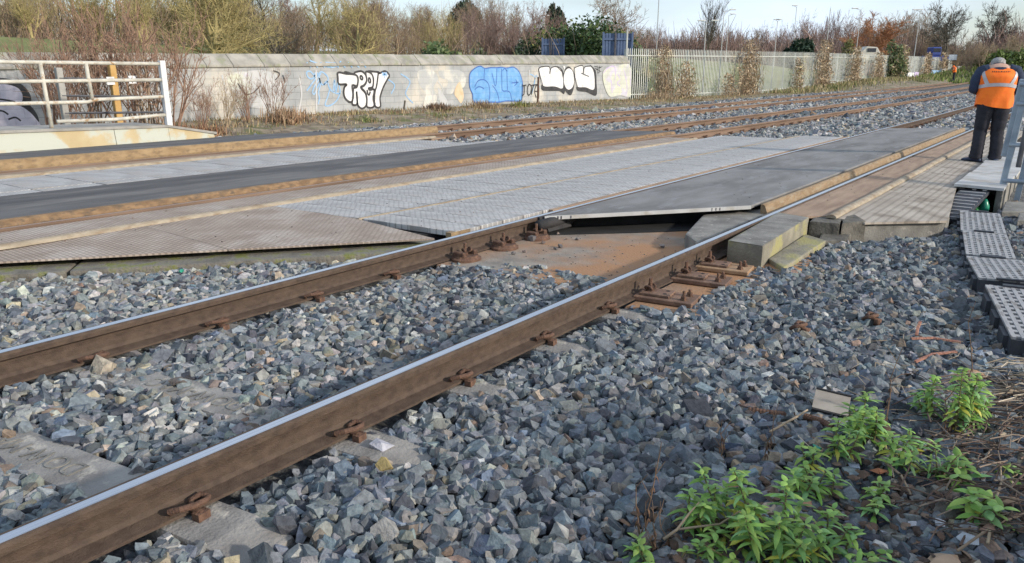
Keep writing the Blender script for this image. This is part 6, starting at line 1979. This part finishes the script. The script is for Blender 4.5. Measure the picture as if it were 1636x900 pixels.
def weed(label, px, base_py, top_py, nst, seed, spread=0.05, L0=0.062, wd=0.0095, kind='leafy'):
    rr = random.Random(seed)
    z = -0.25
    for _ in range(3):
        p = at(px, base_py, z)
        z = float(bed_z(p[0], p[1])) + 0.005
    dep = float((np.array(p) - _C) @ _fw)
    H_ = max(0.05, (base_py - top_py) * dep / F * 1.02)
    t = thing('leafy_weed', label, 'weed', (float(p[0]), float(p[1]), z), 0, 'green leafy weeds at the lower right')
    V, Fc, T = [], [], []
    st = MB()
    for s in range(nst):
        a = rr.uniform(0, 6.28)
        hh = H_ * (1.0 if s == 0 else rr.uniform(0.5, 0.95))
        b0 = Vector((math.cos(a) * spread * rr.random() * 0.5, math.sin(a) * spread * rr.random() * 0.5, -0.02))
        tip = Vector((math.cos(a) * spread * rr.uniform(0.3, 1.5), math.sin(a) * spread * rr.uniform(0.3, 1.5), hh * 0.88))
        if s == 0: tip = Vector((rr.uniform(-0.02, 0.02), rr.uniform(-0.02, 0.02), hh * 0.86))
        mid = b0.lerp(tip, 0.5) + Vector((rr.gauss(0, 0.012), rr.gauss(0, 0.012), 0))
        pts = [b0.lerp(mid, u) for u in (0, 0.5)] + [mid.lerp(tip, u) for u in (0, 0.5, 1)]
        st.tube(pts, [0.0042, 0.004, 0.0036, 0.003, 0.0018], 6)
        nn = max(3, int(hh / 0.0165))
        for k in range(nn):
            u = 0.15 + 0.85 * k / (nn - 1)
            q = pts[0].lerp(pts[2], u * 2) if u < 0.5 else pts[2].lerp(pts[4], u * 2 - 1)
            az0 = k * 1.571 + rr.uniform(-0.4, 0.4) + a
            for pr in range(2 if u < 0.85 else 3):
                if u < 0.4 and rr.random() < 0.45: continue
                az = az0 + pr * (math.pi if u < 0.85 else 2.09) + rr.uniform(-0.25, 0.25)
                ln = L0 * (0.75 + 0.5 * math.sin(math.pi * min(1, u * 0.8 + 0.1))) * rr.uniform(0.75, 1.2)
                if u > 0.92: ln *= 0.7
                el = 0.25 + 0.75 * (u - 0.4) + rr.uniform(-0.25, 0.25)
                col = rr.choice(GREENS)
                yy_ = max(0.0, u - 0.55) * rr.uniform(0.2, 1.4)
                col = tuple(c * (1 - yy_) + d_ * yy_ for c, d_ in zip(col, (0.36, 0.50, 0.13)))
                if u < 0.65 and rr.random() < 0.24: col = YEL
                if u < 0.35 and rr.random() < 0.4: col = (0.12, 0.075, 0.04)
                f_ = rr.uniform(0.65, 1.25)
                leaf_geo(V, Fc, T, q, az, el, ln, wd * rr.uniform(0.8, 1.25), tuple(c * f_ for c in col), rr, rr.uniform(0.7, 1.7))
    st.build('stem', M['stem_green'], t, smooth=True)
    attr_mesh('foliage', np.array(V), np.array(Fc), np.array(T), M['leaf'], t, smooth=True)
    return t
WL = [(1030, 905, 855, 3, 0.05, 'weed rosette touching the bottom edge, leftmost of the weeds'), (1095, 850, 765, 2, 0.03, 'single upright weed just right of the brown dry stalks'), (1168, 850, 728, 4, 0.05, 'bushy yellowish-green weed in the middle of the weed patch'), (1238, 905, 735, 7, 0.09, 'tallest and bushiest weed of the patch, left centre'),
      (1262, 800, 742, 2, 0.03, 'weed tip standing behind the tallest weed'), (1200, 905, 790, 5, 0.08, 'leafy weed in front of the yellowish-green weed'), (1290, 755, 703, 2, 0.03, 'small weed with upright leaves left of the flat bluish stone'), (1312, 800, 735, 3, 0.04, 'small weed right of the tallest weed'),
      (1372, 705, 612, 4, 0.05, 'tall weed beside the tan metal plate'), (1338, 735, 655, 3, 0.05, 'weed at the lower corner of the tan metal plate'), (1400, 722, 640, 3, 0.05, 'weed behind the rust coloured leaf'), (1482, 672, 588, 3, 0.03, 'weed with yellow leaves left of the straw heap'),
      (1527, 692, 565, 4, 0.04, 'tall weed with brown seed stalks at the straw heap'), (1558, 682, 620, 3, 0.04, 'weed inside the edge of the straw heap'), (1425, 748, 682, 3, 0.05, 'spreading weed right of the rust coloured leaf'), (1455, 728, 680, 2, 0.04, 'small weed between the rust leaf and the straw heap'),
      (1485, 765, 700, 3, 0.04, 'pale weed with narrow leaves above the dead leaves'), (1405, 800, 762, 2, 0.03, 'tiny yellowish weed in the brown leaf litter'), (1392, 835, 790, 2, 0.04, 'small weed below the tiny yellowish weed'), (1322, 865, 805, 3, 0.06, 'low weed at the right foot of the tallest weed'),
      (1302, 905, 832, 4, 0.07, 'low spreading weed at the bottom edge, right of the tallest weed'), (1355, 895, 838, 3, 0.05, 'drooping weed near the white pebbles'), (1532, 778, 730, 3, 0.04, 'weed with broad leaves at the right of the leaf litter'), (1547, 835, 772, 3, 0.04, 'broad leaved weed closest to the bottom right pebbles'),
      (1112, 908, 870, 3, 0.05, 'low weed at the bottom edge beside the leftmost rosette'), (1142, 905, 842, 3, 0.06, 'low weed in front of the forked twig'), (1272, 908, 860, 4, 0.06, 'low dense weed at the bottom edge under the tallest weed'), (1598, 770, 740, 2, 0.03, 'little weed among the dark twigs at the right edge')]
for i, (px, b_, t_, n_s, sp_, lab) in enumerate(WL):
    weed(lab, px, b_, t_, n_s + (0 if n_s > 4 else 1), 200 + i, sp_ * 1.7, 0.06 if i not in (22, 23) else 0.075, 0.0092 if i not in (22, 23, 16) else (0.016 if i != 16 else 0.0045))
def lying(px, py, dz=0.0):
    z = -0.25
    for _ in range(3):
        p = at(px, py, z)
        z = float(bed_z(p[0], p[1])) + 0.03 + dz
    return Vector((float(p[0]), float(p[1]), z))
def dry_stalk(label, px, base_py, top_py, seed, nb=3):
    rr = random.Random(seed)
    b0 = lying(px, base_py, -0.03)
    dep = float((np.array(b0) - _C) @ _fw)
    H_ = (base_py - top_py) * dep / F
    t = thing('dry_stalk', label, 'dry stalk', tuple(b0), 0, 'dry brown stalks among the weeds')
    b = MB()
    pts = [Vector((rr.gauss(0, 0.006) * i, rr.gauss(0, 0.006) * i, H_ * i / 5)) for i in range(6)]
    b.tube(pts, [0.0028, 0.0026, 0.0022, 0.0019, 0.0015, 0.001], 5)
    for k in range(nb):
        q = pts[rr.randint(1, 4)]
        b.tube([q, q + Vector((rr.gauss(0, 0.02), rr.gauss(0, 0.02), rr.uniform(0.02, 0.07)))], [0.0015, 0.0008], 4)
    b.build('stem', M['stem_brown'], t)
    V, Fc, T = [], [], []
    for k in range(14):
        q = pts[rr.randint(0, 3)].lerp(pts[rr.randint(0, 3)], 0.5)
        c = rr.choice([(0.16, 0.085, 0.05), (0.22, 0.13, 0.08), (0.10, 0.06, 0.04)])
        leaf_geo(V, Fc, T, q, rr.uniform(0, 6.28), -0.6, rr.uniform(0.02, 0.04), 0.004, c, rr, 1.0)
    attr_mesh('dead_leaves', np.array(V), np.array(Fc), np.array(T), M['straw'], t)
for i, (px, b_, t_, lab) in enumerate([(1018, 880, 745, 'dry brown stalk left of the weed rosette'), (1032, 860, 690, 'tall dry brown stalk with a branching top, left of the weeds'), (1045, 890, 800, 'short dark dry stalk beside the rosette'), (1062, 880, 815, 'short dry stalk at the forked twig'), (1412, 690, 545, 'very thin tall stalk rising beside the tan metal plate'),
                                      (1536, 660, 470, 'tall dark stalk at the straw heap, reaching up towards the covers'), (1545, 690, 590, 'dark dry stalk right of the tall weed'), (1508, 700, 600, 'dark brown seed stalk in front of the tall weed'), (1222, 745, 640, 'thin reddish stalk above the bushy weed'), (1150, 735, 655, 'thin stalk left of the dark triangular stone')]):
    dry_stalk(lab, px, b_, t_, 300 + i, 4)
# straw heap: uncountable twigs and stalks
def twig_heap(name, label, pxr, pyr, n, cols, seed, lmin, lmax, rad, bias=None):
    rr = random.Random(seed)
    V, Fc, T = [], [], []
    mb = MB()
    tints = []
    for i in range(n):
        px = rr.triangular(pxr[0], pxr[1], pxr[2]); py = rr.uniform(*pyr)
        p = lying(px, py, rr.uniform(-0.02, 0.05))
        a = (bias if bias is not None else 0) + rr.gauss(0, 0.6 if bias is not None else 3)
        L_ = rr.uniform(lmin, lmax)
        d = Vector((math.cos(a), math.sin(a), rr.gauss(0, 0.12)))
        q = [p - d * L_ * 0.5, p + Vector((rr.gauss(0, 0.015), rr.gauss(0, 0.015), rr.uniform(0, 0.02))), p + d * L_ * 0.5]
        k0 = len(mb.v)
        r_ = rad * rr.uniform(0.5, 1.3)
        mb.tube(q, [r_, r_, r_ * 0.5], 5, cap=False)
        c = rr.choice(cols)
        f_ = rr.uniform(0.7, 1.2)
        tints += [tuple(x * f_ for x in c)] * (len(mb.v) - k0)
    o = attr_mesh(name, np.array(mb.v), np.array(mb.f), np.array(tints), M['straw'])
    return tag(o, label, 'twigs', kind='stuff')
twig_heap('straw_heap', 'heap of pale dry straw-like stalks at the right edge', (1530, 1720, 1680), (570, 650), 75, [(0.42, 0.35, 0.26), (0.34, 0.27, 0.19), (0.5, 0.43, 0.33)], 401, 0.08, 0.30, 0.0034, 0.35)
twig_heap('dark_twigs', 'tangle of dark brown twigs at the right edge below the straw', (1420, 1720, 1640), (600, 850), 330, [(0.10, 0.065, 0.05), (0.15, 0.10, 0.075), (0.07, 0.05, 0.04), (0.26, 0.2, 0.15)], 402, 0.06, 0.32, 0.0032, 0.9)
twig_heap('loose_straws', 'scattered thin straws over the stones at the right', (1250, 1640, 1520), (520, 720), 60, [(0.40, 0.33, 0.25), (0.3, 0.24, 0.17)], 403, 0.05, 0.16, 0.002)
# leaf litter
def litter_leaf(V, Fc, T, c, sz, col, rr):
    a = rr.uniform(0, 6.28)
    u = Vector((math.cos(a), math.sin(a), rr.gauss(0, 0.3))).normalized()
    w_ = u.cross(Vector((rr.gauss(0, 0.35), rr.gauss(0, 0.35), 1))).normalized()
    nrm = u.cross(w_)
    k0 = len(V)
    prof = [(0, 0.05), (0.25, 0.42), (0.5, 0.5), (0.75, 0.34), (1, 0.03)]
    for l_, wd_ in prof:
        cu = 0.5 * (l_ - 0.5) ** 2 * sz
        for s in (-1, 0, 1):
            V.append(tuple(Vector(c) + u * (l_ - 0.5) * sz + w_ * s * wd_ * sz * rr.uniform(0.75, 1.1) + nrm * (cu + abs(s) * 0.12 * sz)))
            T.append(col)
    for i in range(4):
        for j in range(2):
            b = k0 + i * 3 + j
            Fc.append((b, b + 1, b + 4, b + 3))
rr = random.Random(9)
V, Fc, T = [], [], []
for i in range(520):
    px = rr.gauss(1400, 105); py = rr.gauss(790, 65)
    if rr.random() < 0.25: px, py = rr.gauss(1130, 60), rr.gauss(860, 25)
    if py < 640 or py > 930: continue
    c = rr.choice([(0.075, 0.05, 0.036), (0.12, 0.078, 0.055), (0.055, 0.038, 0.03), (0.19, 0.135, 0.10)])
    litter_leaf(V, Fc, T, lying(px, py, rr.uniform(-0.015, 0.02)), rr.uniform(0.02, 0.05), c, rr)
tag(attr_mesh('leaf_litter', np.array(V), np.array(Fc), np.array(T), M['straw']), 'brown rotting leaf litter between the weeds', 'leaf litter', kind='stuff')
for i, (px, py, sz, m_, lab) in enumerate([(1403, 748, 0.075, (0.30, 0.12, 0.055), 'curled rust coloured fallen leaf in the middle of the weeds'), (1505, 888, 0.11, (0.40, 0.28, 0.19), 'large pale tan fallen leaf at the bottom right'), (1560, 592, 0.11, (0.36, 0.22, 0.13), 'tan fallen leaf at the top of the straw heap'),
                                      (1290, 800, 0.05, (0.33, 0.19, 0.12), 'orange-brown fallen leaf right of the tallest weed'), (1172, 772, 0.05, (0.28, 0.13, 0.07), 'brown fallen leaf caught in the bushy weed'), (1615, 795, 0.07, (0.40, 0.28, 0.18), 'tan fallen leaf among the dark twigs'), (1610, 530, 0.07, (0.38, 0.2, 0.11), 'curled orange-brown leaf by the closest plastic cover'), (1575, 842, 0.05, (0.3, 0.18, 0.13), 'small pinkish fallen leaf above the pebbles')]):
    V, Fc, T = [], [], []
    c = lying(px, py, 0.03 if i not in (4,) else 0.10)
    litter_leaf(V, Fc, T, (0, 0, 0), sz, m_, random.Random(500 + i))
    o = attr_mesh('fallen_leaf', np.array(V), np.array(Fc), np.array(T), M['straw'])
    o.location = c
    tag(o, lab, 'leaf')
# forked twig and other litter
q = [lying(1060, 862, 0.02), lying(1082, 846, 0.05), lying(1100, 822, 0.09), lying(1117, 803, 0.13)]
q2 = [q[1], lying(1150, 838, 0.06), lying(1200, 806, 0.10)]
b = MB().tube(q, [0.0055, 0.0045, 0.0035, 0.002], 7).tube(q2, [0.0042, 0.0035, 0.002], 7)
tag(b.build('forked_twig', BARK['tan'], None, tuple(q[0]), smooth=True), 'pale tan forked twig lying in front of the bushy weed', 'twig')
for i, (pts, lab) in enumerate([([(1578, 868), (1590, 800), (1600, 770), (1598, 740)], 'pale bent twig at the right edge below the straw heap'), ([(1230, 690), (1275, 665), (1290, 655)], 'pale curved twig left of the tan metal plate'), ([(1530, 880), (1590, 838), (1640, 820)], 'brown stick at the bottom right corner'), ([(1415, 740), (1440, 760), (1455, 790)], 'thin twig leaning over the leaf litter')]):
    b = MB().tube([lying(px, py, 0.03) for px, py in pts], [0.005, 0.005, 0.004, 0.003][:len(pts)], 6)
    tag(b.build('twig', BARK['tan'] if i in (0, 1) else BARK['brown'], None, tuple(lying(*pts[0])), smooth=True), lab, 'twig')
a = lying(1303, 660, 0.0); c = lying(1343, 668, 0.0); 
bx = MB()
o_ = lying(1328, 645, 0.03)
t = thing('metal_plate', 'tan folded metal plate with black edges lying on the stones', 'metal plate', tuple(o_), 0.15)
mt_ = Matrix.Rotation(R(24), 4, 'X') @ Matrix.Rotation(R(5), 4, 'Y')
MB().box(-0.075, 0.075, -0.055, 0.06, 0.0, 0.006, mt_).build('face', M['box_metal'], t)
MB().box(-0.075, 0.075, 0.0605, 0.068, -0.03, 0.012, mt_).build('black_edge', M['rubber'], t)
MB().box(-0.075, 0.075, -0.063, -0.0555, -0.03, 0.004, mt_).build('black_edge', M['rubber'], t)
for i, (pts, r, lab) in enumerate([([(1195, 655), (1230, 660), (1270, 664)], 0.016, 'rusty ribbed bar half buried left of the tan metal plate'), ([(1285, 665), (1310, 672), (1330, 684)], 0.016, 'rusty bar end below the tan metal plate')]):
    P_ = [lying(px, py, -0.005) for px, py in pts]
    b = MB()
    rings = []
    n = 26
    for k in range(n):
        u = k / (n - 1)
        c = P_[0].lerp(P_[1], u * 2) if u < 0.5 else P_[1].lerp(P_[2], u * 2 - 1)
        rings.append(oring(c, P_[2] - P_[0], r * (1.0 if k % 2 else 0.82), 8))
    tag(b.loft(rings).build('rusty_bar', M['rust'], None, tuple(P_[0])), lab, 'bar')
for i, (pts, lab) in enumerate([([(1456, 541), (1490, 540), (1535, 547)], 'upper broken red-brown strip on the stones left of the straw heap'), ([(1462, 578), (1490, 566), (1528, 562)], 'lower red-brown strip, crossing towards the straw heap'), ([(1464, 536), (1466, 524), (1470, 514)], 'short upright red-brown chip at the end of the upper strip')]):
    P_ = [lying(px, py, 0.01 + (0.03 * (j) if i == 2 else 0)) for j, (px, py) in enumerate(pts)]
    b = MB().extrude([(-0.008, -0.003), (0.009, -0.005), (0.007, 0.004), (-0.006, 0.005)], P_)
    tag(b.build('broken_strip', M['red_strip'], None, tuple(P_[0])), lab, 'strip')
p = lying(1392, 510, 0.005)
cm = clip_mb(1)
tag(MB().add(cm.v[:], cm.f[:]).build('dropped_clip', M['rust'], None, (0.08, 0, 0), smooth=True), 'loose rusty spring clip dropped on the stones at the right', 'clip').location = p
p = lying(1278, 525, 0.0)
tag(MB().add(cm.v[:], cm.f[:]).build('dropped_clip', M['rust'], None, (0.08, 0, 0), smooth=True), 'loose rusty clip half hidden in the stones, left of the other dropped clip', 'clip').location = p
for i, (px, py, r, col, fl, lab) in enumerate([(1366, 745, 0.028, (0.30, 0.34, 0.40), 0.35, 'flat bluish-white stone among the weeds'), (1547, 863, 0.034, (0.48, 0.52, 0.56), 0.8, 'largest white pebble at the bottom right'), (1405, 872, 0.026, (0.52, 0.50, 0.46), 0.7, 'white pebble right of the drooping weed'), (1413, 852, 0.016, (0.34, 0.37, 0.42), 0.9, 'round grey pebble above the white pebble'),
                                            (1460, 838, 0.022, (0.44, 0.44, 0.46), 0.5, 'pale flat pebble in the row below the leaf litter'), (1500, 835, 0.026, (0.50, 0.51, 0.54), 0.45, 'whitish flat pebble right of the pale flat pebble'), (1170, 712, 0.045, (0.05, 0.075, 0.12), 0.6, 'dark blue triangular stone left of the weeds'), (620, 740, 0.05, (0.36, 0.28, 0.12), 0.7, 'yellowish square stone beside the sleeper end outside the nearest rail'),
                                            (608, 712, 0.05, (0.42, 0.42, 0.46), 0.5, 'long pale stone leaning above the yellowish stone'), (285, 608, 0.05, (0.14, 0.115, 0.10), 0.42, 'long dark stone lying at the lettered sleeper'), (62, 790, 0.045, (0.36, 0.38, 0.37), 0.6, 'large pale stone at the lower left sleeper'), (218, 566, 0.05, (0.24, 0.21, 0.19), 0.8, 'large grey stone leaning on the second rail by a clip')]):
    c = lying(px, py, 0.0)
    if px in (285,): c.z -= 0.0
    single('loose_stone', MB().stone(tuple(c), r, 600 + i, fl), mat('pebble_%d' % i, tuple(x * 0.8 for x in col), tuple(min(1, x * 1.15) for x in col), scale=30, bump=0.4, bscale=90), lab, 'stone')
for px, py, lab in [(1302, 716, 'crumpled teal plastic scrap behind the weeds'), (290, 433, 'crumpled green plastic scrap by the mossy kerb')]:
    c = lying(px, py, 0.01)
    single('plastic_scrap', MB().stone(tuple(c), 0.028, px, 0.6), M['green_plastic'], lab, 'litter')
c = lying(1063, 826, 0.0)
single('plastic_scrap', MB().stone(tuple(c), 0.014, 77, 0.4), M['gr_blue'], 'small blue plastic scrap beside the dry stalks', 'litter')
